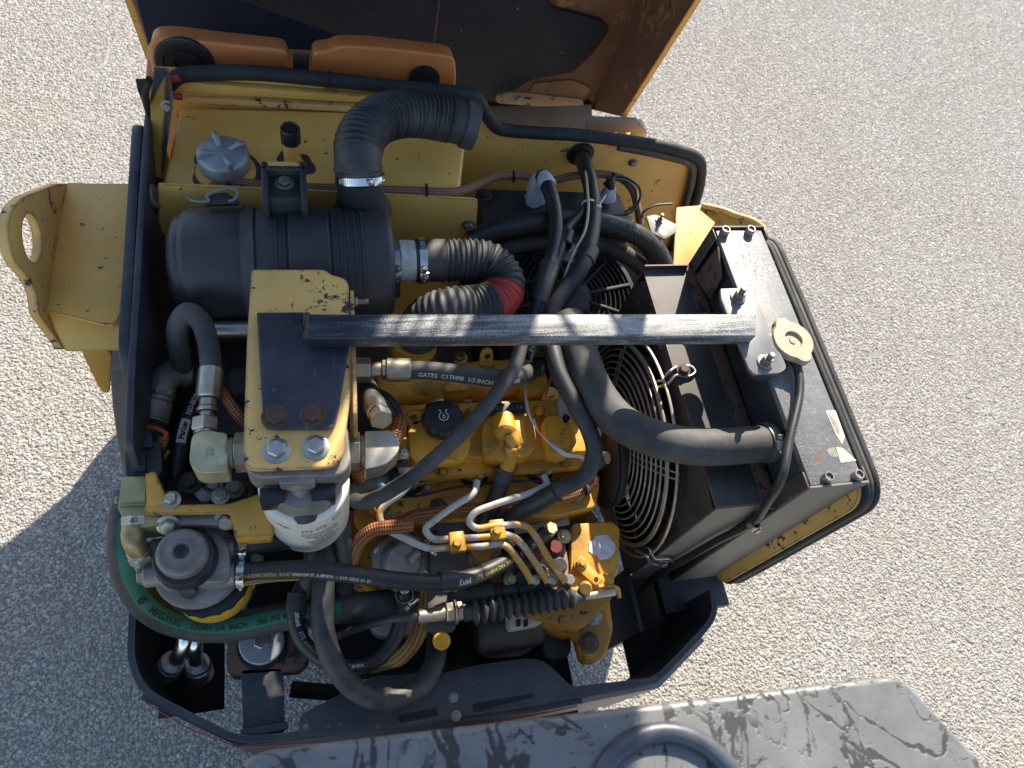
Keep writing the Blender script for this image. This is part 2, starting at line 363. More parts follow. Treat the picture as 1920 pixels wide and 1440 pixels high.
def spline(pts, n=10, closed=False):
    pts = [V(p) for p in pts]; out = []
    P = pts if closed else [pts[0] * 2 - pts[1]] + pts + [pts[-1] * 2 - pts[-2]]
    rng = range(len(pts)) if closed else range(1, len(P) - 2)
    for i in rng:
        if closed: p0, p1, p2, p3 = P[i - 1], P[i], P[(i + 1) % len(P)], P[(i + 2) % len(P)]
        else: p0, p1, p2, p3 = P[i - 1], P[i], P[i + 1], P[i + 2]
        d1 = max((p2 - p1).length ** .5, 1e-4); d0 = max((p1 - p0).length ** .5, 1e-4); d2 = max((p3 - p2).length ** .5, 1e-4)
        m1 = (p1 - p0) / d0 - (p2 - p0) / (d0 + d1) + (p2 - p1) / d1
        m2 = (p2 - p1) / d1 - (p3 - p1) / (d1 + d2) + (p3 - p2) / d2
        m1 *= d1; m2 *= d1
        for j in range(n):
            t = j / n
            out.append(p1 * (2 * t ** 3 - 3 * t * t + 1) + m1 * (t ** 3 - 2 * t * t + t) + p2 * (-2 * t ** 3 + 3 * t * t) + m2 * (t ** 3 - t * t))
    if not closed: out.append(pts[-1])
    return out
def resample(path, step):
    L = [0.0]
    for a, b in zip(path, path[1:]): L.append(L[-1] + (b - a).length)
    n = max(2, int(L[-1] / step)); A = np.array(path); out = []
    xs = np.linspace(0, L[-1], n + 1)
    return [V((float(np.interp(x, L, A[:, 0])), float(np.interp(x, L, A[:, 1])), float(np.interp(x, L, A[:, 2])))) for x in xs]
def sweep(bm, path, rad, n=14, caps=True, closed=False, flat=1.0):
    """tube along a list of points; rad a number or f(length, total)"""
    uvl = bm.loops.layers.uv.verify(); m = len(path); tot = 0; Ls = [0]
    for a, b in zip(path, path[1:]): tot += (b - a).length; Ls.append(tot)
    tg = []
    for i in range(m):
        if closed: t = path[(i + 1) % m] - path[i - 1]
        else: t = path[min(i + 1, m - 1)] - path[max(i - 1, 0)]
        tg.append(t.normalized())
    u, w, _ = frame_of(tg[0]); rings = []
    for i in range(m):
        if i:
            q = tg[i - 1].rotation_difference(tg[i]); u = q @ u
            u = (u - tg[i] * u.dot(tg[i])).normalized(); w = tg[i].cross(u)
        r = rad(Ls[i], tot) if callable(rad) else rad
        rings.append([bm.verts.new(path[i] + (u * math.cos(2 * math.pi * k / n) + w * flat * math.sin(2 * math.pi * k / n)) * r) for k in range(n)])
    for i in range(m if closed else m - 1):
        A, B = rings[i], rings[(i + 1) % m]; la = Ls[i]; lb = Ls[i + 1] if i + 1 < m else tot
        for k in range(n):
            f = bm.faces.new((A[k], A[(k + 1) % n], B[(k + 1) % n], B[k]))
            for lp, (uu, vv) in zip(f.loops, ((la, k / n), (la, (k + 1) / n), (lb, (k + 1) / n), (lb, k / n))): lp[uvl].uv = (uu, vv)
    if caps and not closed:
        bm.faces.new(rings[0][::-1]); bm.faces.new(rings[-1])
def pipe(name, pts, r, mat, parent=None, n=14, step=None, sm=10, flat=1.0, rad=None, label=None):
    path = spline(pts, sm)
    if step: path = resample(path, step)
    bm = bmesh.new(); sweep(bm, path, rad or r, n, flat=flat)
    o = new_obj(name, bm, mat, parent, 60, label)
    return o, path
def pxp(lst):  # photo points with heights
    return [W(*p) for p in lst]
def bolt(parent, p, d, r=.008, h=.006, mat='bolt_steel', washer=True, name='bolt', stud=0):
    """hex bolt head standing on p along d: washer, hexagon and domed top in one mesh"""
    d = V(d).normalized(); p = V(p); bm = bmesh.new()
    z = 0
    if washer: revolve(bm, p, d, [(0, r * 1.45), (h * .22, r * 1.45), (h * .3, r * 1.3)], 20); z = h * .3
    cyl(bm, p + d * z, p + d * (z + h), r, 6, r * .16)
    if stud: cyl(bm, p + d * (z + h), p + d * (z + h + stud), r * .55, 14, r * .1)
    return new_obj(name, bm, mat, parent, 35)
def clamp(parent, c, d, r, w=.012, mat='bright_steel', at=None, name='hose_clamp'):
    """worm-drive hose clamp: slotted band and screw housing"""
    d = V(d).normalized(); c = V(c); bm = bmesh.new()
    revolve(bm, c - d * w / 2, d, [(0, r + .0006), (0, r + .0022), (w, r + .0022), (w, r + .0006)], 40, cap0=False, cap1=False)
    u, wv, _ = frame_of(d)
    cd = (V((0, 0, CAM_H)) - c) if at is None else V(at)
    n0 = (cd - d * cd.dot(d)).normalized(); t0 = d.cross(n0)
    for k in range(-11, 12):  # raised thread marks
        a = k * .085; nn = n0 * math.cos(a) + t0 * math.sin(a); tt = d.cross(nn)
        if k > 5: continue
        R = Matrix((d, tt, nn)).transposed()
        box(bm, c + nn * (r + .0024), (w * .62, r * .030, .0012), R, 0)
    a = .62; nn = n0 * math.cos(a) + t0 * math.sin(a); tt = d.cross(nn); R = Matrix((d, tt, nn)).transposed()
    box(bm, c + nn * (r + .006), (w * 1.15, .016, .008), R, .0015)
    cyl(bm, c + nn * (r + .0065) - tt * .009, c + nn * (r + .0065) - tt * .017, .0048, 6, .0006)
    cyl(bm, c + nn * (r + .0065) + tt * .008, c + nn * (r + .0065) + tt * .013, .0036, 12, .0006)
    return new_obj(name, bm, mat, parent, 35)
def nutstack(parent, p, d, segs, mat='zinc', name='fitting'):
    """fitting made of round and hexagonal steps: (length, radius, sides)"""
    d = V(d).normalized(); p = V(p); bm = bmesh.new(); s = 0
    for L, r, k in segs:
        cyl(bm, p + d * s, p + d * (s + L), r, k, min(.0018, L * .2)); s += L
    return new_obj(name, bm, mat, parent, 35)
# ------------------------------------------------------------------ lettering
def text_geo(s, size, bold=0.0, shear=0.0):
    c = bpy.data.curves.new('t', 'FONT'); c.body = s; c.size = size; c.align_x = 'CENTER'; c.align_y = 'CENTER'
    c.resolution_u = 2; c.offset = bold; c.shear = shear
    o = bpy.data.objects.new('t', c); COL.objects.link(o)
    dg = bpy.context.evaluated_depsgraph_get(); me = o.evaluated_get(dg).to_mesh()
    vs = [(v.co.x, v.co.y) for v in me.vertices]; fs = [tuple(p.vertices) for p in me.polygons]
    o.evaluated_get(dg).to_mesh_clear(); bpy.data.objects.remove(o); bpy.data.curves.remove(c)
    return vs, fs
def _mesh2(name, vs, fs, f, mat, parent):
    bm = bmesh.new(); b = [bm.verts.new(f(x, y)) for x, y in vs]
    for t in fs:
        try: bm.faces.new([b[i] for i in t])
        except ValueError: pass
    return new_obj(name, bm, mat, parent, None)
def text_flat(s, size, o, right, up, mat, parent, name='lettering', bold=0.0, sx=1.0):
    vs, fs = text_geo(s, size, bold); o, right, up = V(o), V(right).normalized(), V(up).normalized()
    n = right.cross(up) * .0006
    return _mesh2(name, vs, fs, lambda x, y: o + right * x * sx + up * y + n, mat, parent)
def text_path(s, size, path, at, r, mat, parent, theta=0.0, flip=False, name='lettering', bold=0.0, side=None, sx=1.0):
    """letters wrapped on a hose: at = length along path of the middle, theta turns round the hose from its upper side"""
    L = [0.0]
    for a, b in zip(path, path[1:]): L.append(L[-1] + (b - a).length)
    A = np.array(path); vs, fs = text_geo(s, size, bold); sg = -1 if flip else 1
    ref = V(side) if side is not None else None
    def pos(l): return V(tuple(float(np.interp(l, L, A[:, k])) for k in range(3)))
    def f(x, y):
        l = at + x * sg * sx; c = pos(l); t = (pos(l + .004) - pos(l - .004)).normalized()
        cd = ref if ref is not None else (V((0, 0, CAM_H)) - c)
        n = (cd - t * cd.dot(t)).normalized(); b = n.cross(t) * sg
        a = y / r + theta
        return c + (n * math.cos(a) + b * math.sin(a)) * (r + .0005)
    return _mesh2(name, vs, fs, f, mat, parent)
def text_cyl(s, size, axis_o, axis, r, ang, h, mat, parent, ref, name='lettering', bold=0.0):
    """letters on an upright can: ang from ref, h along the axis"""
    vs, fs = text_geo(s, size, bold); d = V(axis).normalized(); ref = V(ref); n0 = (ref - d * ref.dot(d)).normalized(); t0 = d.cross(n0)
    o = V(axis_o)
    def f(x, y):
        a = ang + x / r
        return o + d * (h + y) + (n0 * math.cos(a) + t0 * math.sin(a)) * (r + .0005)
    return _mesh2(name, vs, fs, f, mat, parent)
# ================================================================== ground
def ground():
    bm = bmesh.new(); s = 400
    vs = [bm.verts.new(p) for p in ((-s, -s, 0), (s, -s, 0), (s, s, 0), (-s, s, 0))]; bm.faces.new(vs)
    g = new_obj('ground', bm, 'road_binder', None, None); g['kind'] = 'structure'
    g['label'] = 'pale chip-sealed gravel ground under the machine'
    # stones: three shapes
    rocks = []
    for k in range(3):
        b = bmesh.new(); bmesh.ops.create_icosphere(b, subdivisions=2, radius=1.0); rr = random.Random(k + 3)
        planes = [(V((rr.uniform(-1, 1), rr.uniform(-1, 1), rr.uniform(-.6, 1))).normalized(), rr.uniform(.55, .85)) for _ in range(9)]
        for v in b.verts:
            for nrm, dd in planes:
                ex = v.co.dot(nrm) - dd
                if ex > 0: v.co -= nrm * ex
            v.co.z *= .72
        me = bpy.data.meshes.new('stone'); b.to_mesh(me); b.free(); me.materials.append(MAT['road_stone']); rocks.append(me)
    col = bpy.data.collections.new('stone_shapes')
    for me in rocks:
        o = bpy.data.objects.new('stone_shape', me); col.objects.link(o)
    bm = bmesh.new()
    vs = [bm.verts.new(p) for p in ((-1.9, -1.0, .001), (3.2, -1.0, .001), (5.4, 4.6, .001), (-1.9, 4.0, .001))]; bm.faces.new(vs)
    gr = new_obj('gravel', bm, 'road_binder', None, None)
    gr['kind'] = 'stuff'; gr['label'] = 'light grey stone chips bedded in the ground'; gr['category'] = 'gravel'
    ng = bpy.data.node_groups.new('gravel', 'GeometryNodeTree')
    ng.interface.new_socket('Geometry', in_out='INPUT', socket_type='NodeSocketGeometry')
    ng.interface.new_socket('Geometry', in_out='OUTPUT', socket_type='NodeSocketGeometry')
    N = ng.nodes; L = ng.links
    gi = N.new('NodeGroupInput'); go = N.new('NodeGroupOutput')
    dp = N.new('GeometryNodeDistributePointsOnFaces'); dp.inputs['Density'].default_value = 33000; dp.inputs['Seed'].default_value = 4
    ci = N.new('GeometryNodeCollectionInfo'); ci.inputs['Collection'].default_value = col
    ci.inputs['Separate Children'].default_value = True; ci.inputs['Reset Children'].default_value = True
    ip = N.new('GeometryNodeInstanceOnPoints'); ip.inputs['Pick Instance'].default_value = True
    rv = N.new('FunctionNodeRandomValue'); rv.data_type = 'FLOAT_VECTOR'
    rv.inputs[0].default_value = (-.45, -.45, 0); rv.inputs[1].default_value = (.45, .45, 6.28)
    rs = N.new('FunctionNodeRandomValue'); rs.data_type = 'FLOAT'; rs.inputs[2].default_value = 0.0; rs.inputs[3].default_value = 1.0
    pw = N.new('ShaderNodeMath'); pw.operation = 'POWER'; pw.inputs[1].default_value = 2.2
    ma = N.new('ShaderNodeMath'); ma.operation = 'MULTIPLY_ADD'; ma.inputs[1].default_value = .0051; ma.inputs[2].default_value = .0026
    L.new(gi.outputs[0], dp.inputs['Mesh']); L.new(dp.outputs['Points'], ip.inputs['Points']); L.new(ci.outputs[0], ip.inputs['Instance'])
    L.new(rv.outputs[0], ip.inputs['Rotation'])
    L.new(rs.outputs[1], pw.inputs[0]); L.new(pw.outputs[0], ma.inputs[0]); L.new(ma.outputs[0], ip.inputs['Scale'])
    tr = N.new('GeometryNodeTranslateInstances'); tr.inputs['Local Space'].default_value = False
    cz = N.new('ShaderNodeCombineXYZ'); mz = N.new('ShaderNodeMath'); mz.operation = 'MULTIPLY'; mz.inputs[1].default_value = -.38
    L.new(ma.outputs[0], mz.inputs[0]); L.new(mz.outputs[0], cz.inputs[2]); L.new(cz.outputs[0], tr.inputs['Translation'])
    L.new(ip.outputs[0], tr.inputs[0]); L.new(tr.outputs[0], go.inputs[0])
    md = gr.modifiers.new('gravel', 'NODES'); md.node_group = ng
ground()

# ================================================================== drum and frame of the roller
def drum():
    t = thing('roller_drum', 'brown steel compaction drum beside the left frame plate', 'drum', (0.28, 1.0, 0))
    new_obj('drum_shell', revb((-.42, 1.0, .345), (1, 0, 0), [(0, .315), (0, .342), (.004, .345), (1.396, .345), (1.40, .342), (1.40, .315)], 96, cap0=False, cap1=False), 'drum_steel', t)
    new_obj('drum_disc', revb((-.40, 1.0, .345), (1, 0, 0), [(0, .05), (0, .33), (.02, .33)], 64), 'drum_steel', t)
    new_obj('drum_disc', revb((.94, 1.0, .345), (1, 0, 0), [(0, .33), (.02, .33), (.02, .05)], 64), 'drum_steel', t)
drum()

def ring_wall(bm, out, th, z0, z1, closed=True):
    """upright plate of thickness th following an outline of XY points"""
    n = len(out); inn = []
    for i in range(n):
        p = out[i]; a = out[i - 1] if (closed or i) else None; b = out[(i + 1) % n] if (closed or i < n - 1) else None
        t = ((b if b is not None else p) - (a if a is not None else p)); t.z = 0; t.normalize()
        inn.append(p + V((-t.y, t.x, 0)) * th)
    rows = []
    for P_, z in ((out, z0), (out, z1), (inn, z1), (inn, z0)): rows.append([bm.verts.new((p.x, p.y, z)) for p in P_])
    for k in range(4):
        A, B = rows[k], rows[(k + 1) % 4]
        for i in range(n if closed else n - 1): bm.faces.new((A[i], A[(i + 1) % n], B[(i + 1) % n], B[i]))
    if not closed:
        bm.faces.new([r[0] for r in rows]); bm.faces.new([r[-1] for r in rows][::-1])

def frame():
    t = thing('machine_frame', 'dark navy plate frame round the engine bay with chamfered corners', 'frame', (.2, .5, .3))
    Z = .72
    out = [W(243, 1060, Z), W(243, 1120, Z), W(237, 1240, Z), W(262, 1303, Z), W(430, 1388, Z), W(470, 1394, Z), W(760, 1362, Z), W(1000, 1325, Z), W(1235, 1279, Z), W(1330, 1180, Z), W(1347, 1150, Z), W(1340, 1105, Z)]
    loop = rnd([*out], [0, 0, .03, .04, .01, .01, 0, 0, .025, .03, .03, 0], 5)[0:]
    bm = bmesh.new(); ring_wall(bm, loop, .011, .47, Z, closed=False)
    new_obj('rim_plate', bm, 'navy_paint', t)
    # flat top flange along the operator side, with slots and bolts
    fl = [(560, 1342), (640, 1300), (700, 1268), (830, 1262), (900, 1246), (985, 1234), (1015, 1237), (1040, 1256), (1072, 1288), (1235, 1268), (1236, 1277), (1000, 1323), (760, 1360), (560, 1383)]
    new_obj('rear_flange', prismb(rnd([W(x, y, Z + .004) for x, y in fl], .012, 3), (0, 0, -.010), .0015), 'navy_paint', t)
    for x, y in ((850, 1308), (855, 1342)): bolt(t, W(x, y, Z + .004), (0, 0, 1), .006, .005, 'bolt_steel')
    sl = lambda pts: new_obj('slot_recess', prismb(rnd([W(x, y, Z + .0052) for x, y in pts], .004, 3), (0, 0, -.001), 0), 'void_black', t)
    sl([(745, 1342), (818, 1327), (822, 1342), (750, 1356)]); sl([(886, 1320), (1000, 1300), (1004, 1306), (888, 1336)])
    # cross plate standing on the left, and the floor sheets
    new_obj('cross_strap', prismb(rnd([W(452, 1255, .70), W(530, 1252, .70), W(534, 1372, .70), W(456, 1388, .70)], .006, 2), (0, 0, -.012)), 'navy_paint', t)
    new_obj('cross_strap_foot', prismb([W(450, 1368, .712), W(538, 1352, .712), W(540, 1366, .712), W(452, 1388, .712)], (0, 0, -.014)), 'navy_paint', t)
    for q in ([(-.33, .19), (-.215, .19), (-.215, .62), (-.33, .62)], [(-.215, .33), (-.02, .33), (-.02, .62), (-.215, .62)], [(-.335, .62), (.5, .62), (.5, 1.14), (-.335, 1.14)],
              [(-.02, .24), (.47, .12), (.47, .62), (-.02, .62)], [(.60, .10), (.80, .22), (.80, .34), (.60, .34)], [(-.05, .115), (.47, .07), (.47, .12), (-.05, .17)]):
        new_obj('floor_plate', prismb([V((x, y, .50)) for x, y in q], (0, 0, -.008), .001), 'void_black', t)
    # left side plate (upright) and its outer leaf
    side = [V((-.257, 1.12, .45)), V((-.257, 1.12, 1.12)), V((-.257, 1.02, 1.125)), V((-.257, .60, 1.105)), V((-.257, .475, 1.09)), V((-.257, .45, 1.00)), V((-.257, .44, .45))]
    new_obj('side_plate', prismb(rnd(side, .02, 3), (-.010, 0, 0)), 'navy_paint', t)
    lip = [V((-.268, 1.06, 1.13)), V((-.268, .62, 1.10)), V((-.268, .57, .98)), V((-.268, .57, .5)), V((-.268, 1.06, .5))]
    new_obj('outer_leaf', prismb(rnd(lip, .03, 4), (-.016, 0, 0), .003), 'navy_paint', t)
    # lower shell below the rim on the operator side
    low = [W(262, 1303, Z - .012), W(445, 1392, Z - .012), W(1000, 1330, Z - .012), W(1235, 1283, Z - .012), W(1320, 1195, Z - .012)]
    low = [p + V((0, .012, 0)) for p in low]
    sh = [V((p.x, p.y - .018, p.z)) for p in low]; mid = sh[2].lerp(sh[3], .38)
    bm = bmesh.new(); ring_wall(bm, [sh[0], sh[1], sh[2], mid], .010, .40, Z - .014, closed=False); new_obj('lower_shell', bm, 'navy_paint', t)
    bm = bmesh.new(); ring_wall(bm, [mid, sh[3], sh[4]], .010, .40, Z - .014, closed=False); new_obj('lower_shell', bm, 'tray_grey', t)
    pipe('red_stripe', [V((p.x, p.y - .001, Z - .05)) for p in (sh[0], sh[1].lerp(sh[0], .02), sh[2], mid)], .0011, 'red_band', t, 6, sm=2)
    # grey outrigger pipe seen through the opening
    new_obj('axle_pipe', cylb(W(545, 1292, .45), W(640, 1300, .45), .016), 'dark_casting', t)
    # right-hand end plates under the radiator
    new_obj('radiator_sill', boxb((.745, .53, .585), (.15, .60, .03), None, .003), 'black_paint', t)
    new_obj('corner_plate', prismb([V((.595, .33, .62)), V((.595, .33, .36)), V((.595, .20, .36)), V((.595, .20, .62))], (.010, 0, 0)), 'navy_paint', t)
    new_obj('front_plate', boxb((.27, 1.20, .55), (1.10, .012, .5), None, .002), 'navy_paint', t)
    # unseen front plates, sloping edge shaped to throw the ground shadow
    fr = [V((-.345, .55, .34)), V((-.345, .62, .52)), V((-.345, 1.62, .70)), V((-.345, 1.60, .66)), V((-.345, 1.38, .31)), V((-.345, 1.30, .28))]
    new_obj('unseen_cheek', prismb(fr, (.014, 0, 0)), 'lid_yellow', t)
    fr2 = [p + V((1.235, 0, 0)) for p in (V((-.345, 1.2, .52)), V((-.345, 1.62, .70)), V((-.345, 1.60, .60)), V((-.345, 1.4, .40)))]
    new_obj('unseen_cheek', prismb(fr2, (.014, 0, 0)), 'lid_yellow', t)
frame()

# ================================================================== hood, opened forward
paint('rust_rail', (.26, .19, .12), (.08, .045, .03), .58, .6, .65, .5, (.30, .22, .14), 30)
paint('bare_metal', (.20, .115, .05), (.10, .05, .03), .58, .3, .7, .5, (.22, .14, .08), 12)
def hood():
    t = thing('engine_hood', 'raised engine hood seen from inside, black foam lining and rusty brown side walls', 'hood', (.27, 1.64, .66))
    o = V((0, 1.62, .675)); u = V((0, -.255, .967)).normalized(); w = V((0, .967, .255)).normalized()
    XL, XR, LEN, DEP = -.352, .905, 1.85, .45
    def D(a): return .215 + .15 * a          # the hood is deeper towards its rear
    def pt(x, a, b): return V((x, 0, 0)) + o + u * a + w * b
    A_ = -.23
    def pan(x0, a0, x1, a1): return [pt(x0, a0, D(a0) - .006), pt(x1, a0, D(a0) - .006), pt(x1, a1, D(a1) - .006), pt(x0, a1, D(a1) - .006)]
    V0, V1, VA, VB = .685, .815, 1.02, 1.66            # unseen slatted opening added in the top to let sun patches through
    bmp = bmesh.new()
    prism(bmp, [pt(XL + .006, .262, D(.262) - .006), pt(-.20, .068, D(.068) - .006), pt(.03, A_, D(A_) - .006), pt(XR - .006, A_, D(A_) - .006), pt(XR - .006, VA, D(VA) - .006), pt(XL + .006, VA, D(VA) - .006)], w * .006, 0)
    prism(bmp, pan(XL + .006, VA, V0, LEN), w * .006, 0); prism(bmp, pan(V0, VB, V1, LEN), w * .006, 0); prism(bmp, pan(V1, VA, XR - .006, LEN), w * .006, 0)
    new_obj('top_panel', bmp, 'hood_inner', t)
    for k in range(4):
        x = V0 + .025 + k * .029
        new_obj('added_slat', prismb(pan(x - .003, VA - .01, x + .003, VB + .01), w * .005, 0), 'hood_inner', t)
    new_obj('rear_wall', prismb([pt(XL + .006, LEN - .006, .04), pt(XR - .006, LEN - .006, .04), pt(XR - .006, LEN - .006, D(LEN) - .01), pt(XL + .006, LEN - .006, D(LEN) - .01)], u * .006, .001), 'hood_inner', t)
    # side walls; the right one carries the radiator air grille
    new_obj('side_wall', prismb([pt(XL, .022, .0), pt(XL, LEN, .0), pt(XL, LEN, D(LEN)), pt(XL, .262, D(.262))], (.006, 0, 0), .001), 'hood_inner', t)
    bmr = bmesh.new()
    A0, A1, B0 = 1.0, 1.62, .085
    for q in ([(.0, 0), (A0, 0), (A0, D(A0)), (A_, D(A_))], [(A0, 0), (A1, 0), (A1, B0), (A0, B0)], [(A0, D(A0) - .03), (A1, D(A1) - .03), (A1, D(A1)), (A0, D(A0))], [(A1, 0), (LEN, 0), (LEN, D(LEN)), (A1, D(A1))]):
        prism(bmr, [pt(XR, a, b) for a, b in q], (-.006, 0, 0), 0)
    new_obj('side_wall', bmr, 'hood_inner', t)
    for k in range(9):
        a = A0 + (k + .5) * (A1 - A0) / 9
        new_obj('grille_slat', prismb([pt(XR - .001, a - .006, B0 - .01), pt(XR - .001, a + .006, B0 - .01), pt(XR - .001, a + .006, D(a) - .02), pt(XR - .001, a - .006, D(a) - .02)], (-.004, 0, 0), .0008), 'hood_inner', t)
    # folded rim lips
    for x, s in ((XL, 1), (XR, -1)):
        new_obj('rim_lip', prismb([pt(x, 0, -.004), pt(x + s * .016, 0, -.004), pt(x + s * .016, LEN, -.004), pt(x, LEN, -.004)], w * .004, .001), 'lid_yellow', t)
    # foam lining, ragged along its right side
    def fp(x, a, e=.008): return pt(x, a, D(a) - e)
    pw = w - u * .15
    fo = [(XL + .03, .26), (-.19, .075), (.05, -.20), (.18, -.21), (.42, -.20), (.60, -.17), (.66, -.10), (.74, -.075), (.79, -.06), (.83, .02), (.85, .10), (.815, .13), (.66, .16), (.62, .22), (.61, .40), (.63, .8), (.6, 1.5), (XL + .03, 1.5)]
    new_obj('foam_lining', prismb(rnd([fp(x, a) for x, a in fo], .012, 2), pw * -.012, .004), 'foam_sheet', t)
    new_obj('bare_patch', prismb(rnd([fp(x, a, .0075) for x, a in ((.665, -.22), (.86, -.22), (.87, -.13), (.80, -.10), (.68, -.12))], .01, 2), pw * -.002, 0), 'bare_metal', t)
    new_obj('lining_seam', prismb([fp(.355, -.18, .022), fp(.360, -.18, .022), fp(.33, 1.5, .022), fp(.325, 1.5, .022)], pw * .003, 0), 'rust_plate', t)
    # hinge rail at the foot with its bolt
    hp = lambda px, py: WY(px, py, 1.79)
    new_obj('hinge_rail', prismb(rnd([hp(930, 178), hp(960, 172), hp(1092, 186), hp(1096, 198), hp(1010, 200), hp(930, 194)], .012, 3), (0, .008, 0), .002), 'rust_rail', t)
    bolt(t, hp(974, 185), (0, -1, .2), .012, .008, 'bolt_steel')
    new_obj('hinge_slot', prismb(rnd([WY(983, 182, 1.788), WY(996, 183, 1.788), WY(996, 186, 1.788), WY(983, 185, 1.788)], .003, 2), (0, -.001, 0), 0), 'void_black', t)
    new_obj('hinge_beam', prismb([WY(900, 200, 1.82), WY(1110, 196, 1.82), WY(1112, 275, 1.82), WY(900, 275, 1.82)], (0, .02, 0), .003), 'black_paint', t)
hood()

# ================================================================== water tank behind the bulkhead
def water_tank():
    t = thing('water_tank', 'orange moulded plastic water tank behind the yellow bulkhead, black filler cap', 'tank', (.0, 1.25, .75))
    Y0 = 1.19
    def hump(pts, nm):
        q = [WY(x, y, Y0) for x, y in pts]; q = rnd(q + [V((q[-1].x, Y0, .8)), V((q[0].x, Y0, .8))], [.018] * len(q) + [0, 0], 5)
        return new_obj(nm, prismb(q, (0, .05, -.012), .006, 3), 'orange_plastic', t)
    hump([(281, 118), (281, 72), (325, 70), (420, 82), (539, 94), (541, 130)], 'tank_chamber')
    hump([(585, 135), (585, 97), (618, 95), (634, 86), (700, 88), (840, 104), (854, 112), (856, 150)], 'tank_chamber')
    c = WY(347, 116, Y0 - .001); fd = V((0, -1, .04)).normalized()
    new_obj('filler_neck', revb(c, fd, [(0, .050), (.005, .049), (.006, .046), (.006, .036), (.002, .035), (.002, .026), (.006, .025), (.006, .018), (.002, .017), (.002, .001)], 40), 'cap_plastic', t)
    new_obj('tank_strap', prismb([WY(549, 100, Y0 + .005), WY(580, 102, Y0 + .005), WY(580, 140, Y0 + .005), WY(549, 138, Y0 + .005)], (0, .004, 0)), 'black_paint', t)
    c = WY(795, 148, Y0 - .003); new_obj('vent_cap', revb(c, (0, -1, .04), [(0, .030), (.004, .030), (.005, .026)], 32), 'cap_plastic', t)
    new_obj('back_baffle', prismb([V((-.315, 1.46, .62)), V((.10, 1.46, .62)), V((.10, 1.46, 1.0)), V((-.315, 1.46, 1.14))], (0, .006, 0), .001), 'foam_sheet', t)
    bm = bmesh.new(); box(bm, (0.0, 1.28, .90), (.58, .14, .32), None, .01); new_obj('tank_body', bm, 'orange_plastic', t)
water_tank()

# ================================================================== bulkhead with rubber edge seal
def bulkhead():
    t = thing('bulkhead', 'yellow sheet bulkhead with thick black rubber edge seal', 'bulkhead', (.3, 1.15, .55))
    Y = 1.15
    top = [(287, 128), (420, 134), (620, 150), (800, 166), (880, 178), (905, 205), (925, 238), (990, 246), (1100, 254), (1210, 270), (1285, 283), (1316, 300)]
    q = [WY(x, y, Y) for x, y in top]; q += [WY(1262, 520, Y), V((.90, Y, .52)), V((-.255, Y, .52))]
    new_obj('sheet', prismb(q, (0, .006, 0), .001), 'yellow_paint', t)
    # stepped flange across the top left
    fl = [WY(300, 150, Y - .012), WY(890, 196, Y - .012), WY(890, 206, Y - .012), WY(300, 172, Y - .012)]
    new_obj('stiffener', prismb(fl, (0, .010, 0), .002), 'yellow_paint', t)
    lf = [WY(289, 134, 1.135), WY(316, 137, 1.135), WY(326, 190, 1.05), WY(305, 340, .99), WY(290, 340, .99), WY(282, 200, 1.08)]
    new_obj('left_leaf', prismb(lf, (0, .008, .004), .001), 'lid_yellow', t)
    bolt(t, WY(313, 199, 1.07), (0, -1, .3), .007, .006, 'bolt_steel')
    bolt(t, WY(1187, 304, Y), (0, -1, 0), .008, .007, 'bolt_steel')
    # seal: thick tube on the edge
    s1 = [WY(x, y, Y - .004) for x, y in ((318, 158), (338, 142), (400, 137), (480, 137), (620, 150), (760, 165), (868, 176), (893, 185), (912, 215), (935, 240), (990, 248), (1080, 253), (1180, 265), (1270, 281), (1310, 300), (1312, 340), (1296, 400), (1272, 480), (1262, 520))]
    pipe('edge_seal', s1, .0135, 'seal_rubber', t, 12, flat=1.0)
    s2 = [WY(x, y, Y - .012) for x, y in ((1160, 276), (1240, 292), (1296, 310), (1299, 330), (1284, 390), (1258, 480))]
    pipe('seal_lip', s2, .009, 'rubber', t, 10, flat=.6)
    s3 = [WY(x, y, 1.10) for x, y in ((318, 176), (316, 160), (335, 150), (372, 146))]
    pipe('seal_end', [WY(x, y, Y - .02) for x, y in ((343, 182), (322, 178), (312, 166), (318, 152), (336, 146))], .006, 'red_band', t, 10)
    # left upright seal with a torn flap
    s4 = [WY(x, y, 1.09) for x, y in ((280, 150), (272, 175), (280, 215), (287, 270), (294, 330), (298, 350))]
    pipe('side_seal', s4, .010, 'seal_rubber', t, 10, flat=.6)
    new_obj('seal_flap', prismb([WY(254, 150, 1.088), WY(276, 150, 1.088), WY(280, 178, 1.088), WY(268, 196, 1.088), WY(258, 170, 1.088)], (0, .004, 0), .001), 'seal_rubber', t)
    # cable tie and painted-over bracket on the seal
    new_obj('cable_tie', prismb([WY(617, 132, Y - .020), WY(621, 132, Y - .020), WY(616, 164, Y - .020), WY(612, 164, Y - .020)], (0, .002, 0), 0), 'cap_plastic', t)
    new_obj('tie_mount', boxb(WY(621, 165, Y - .012), (.022, .008, .010), None, .002), 'rust_plate', t)
    # cable grommet
    g = WY(1088, 288, Y - .002)
    new_obj('grommet', revb(g + V((0, .003, 0)), (0, -1, .0), [(0, .026), (.004, .031), (.009, .029), (.011, .020), (.006, .017)], 40), 'rubber_clean', t)
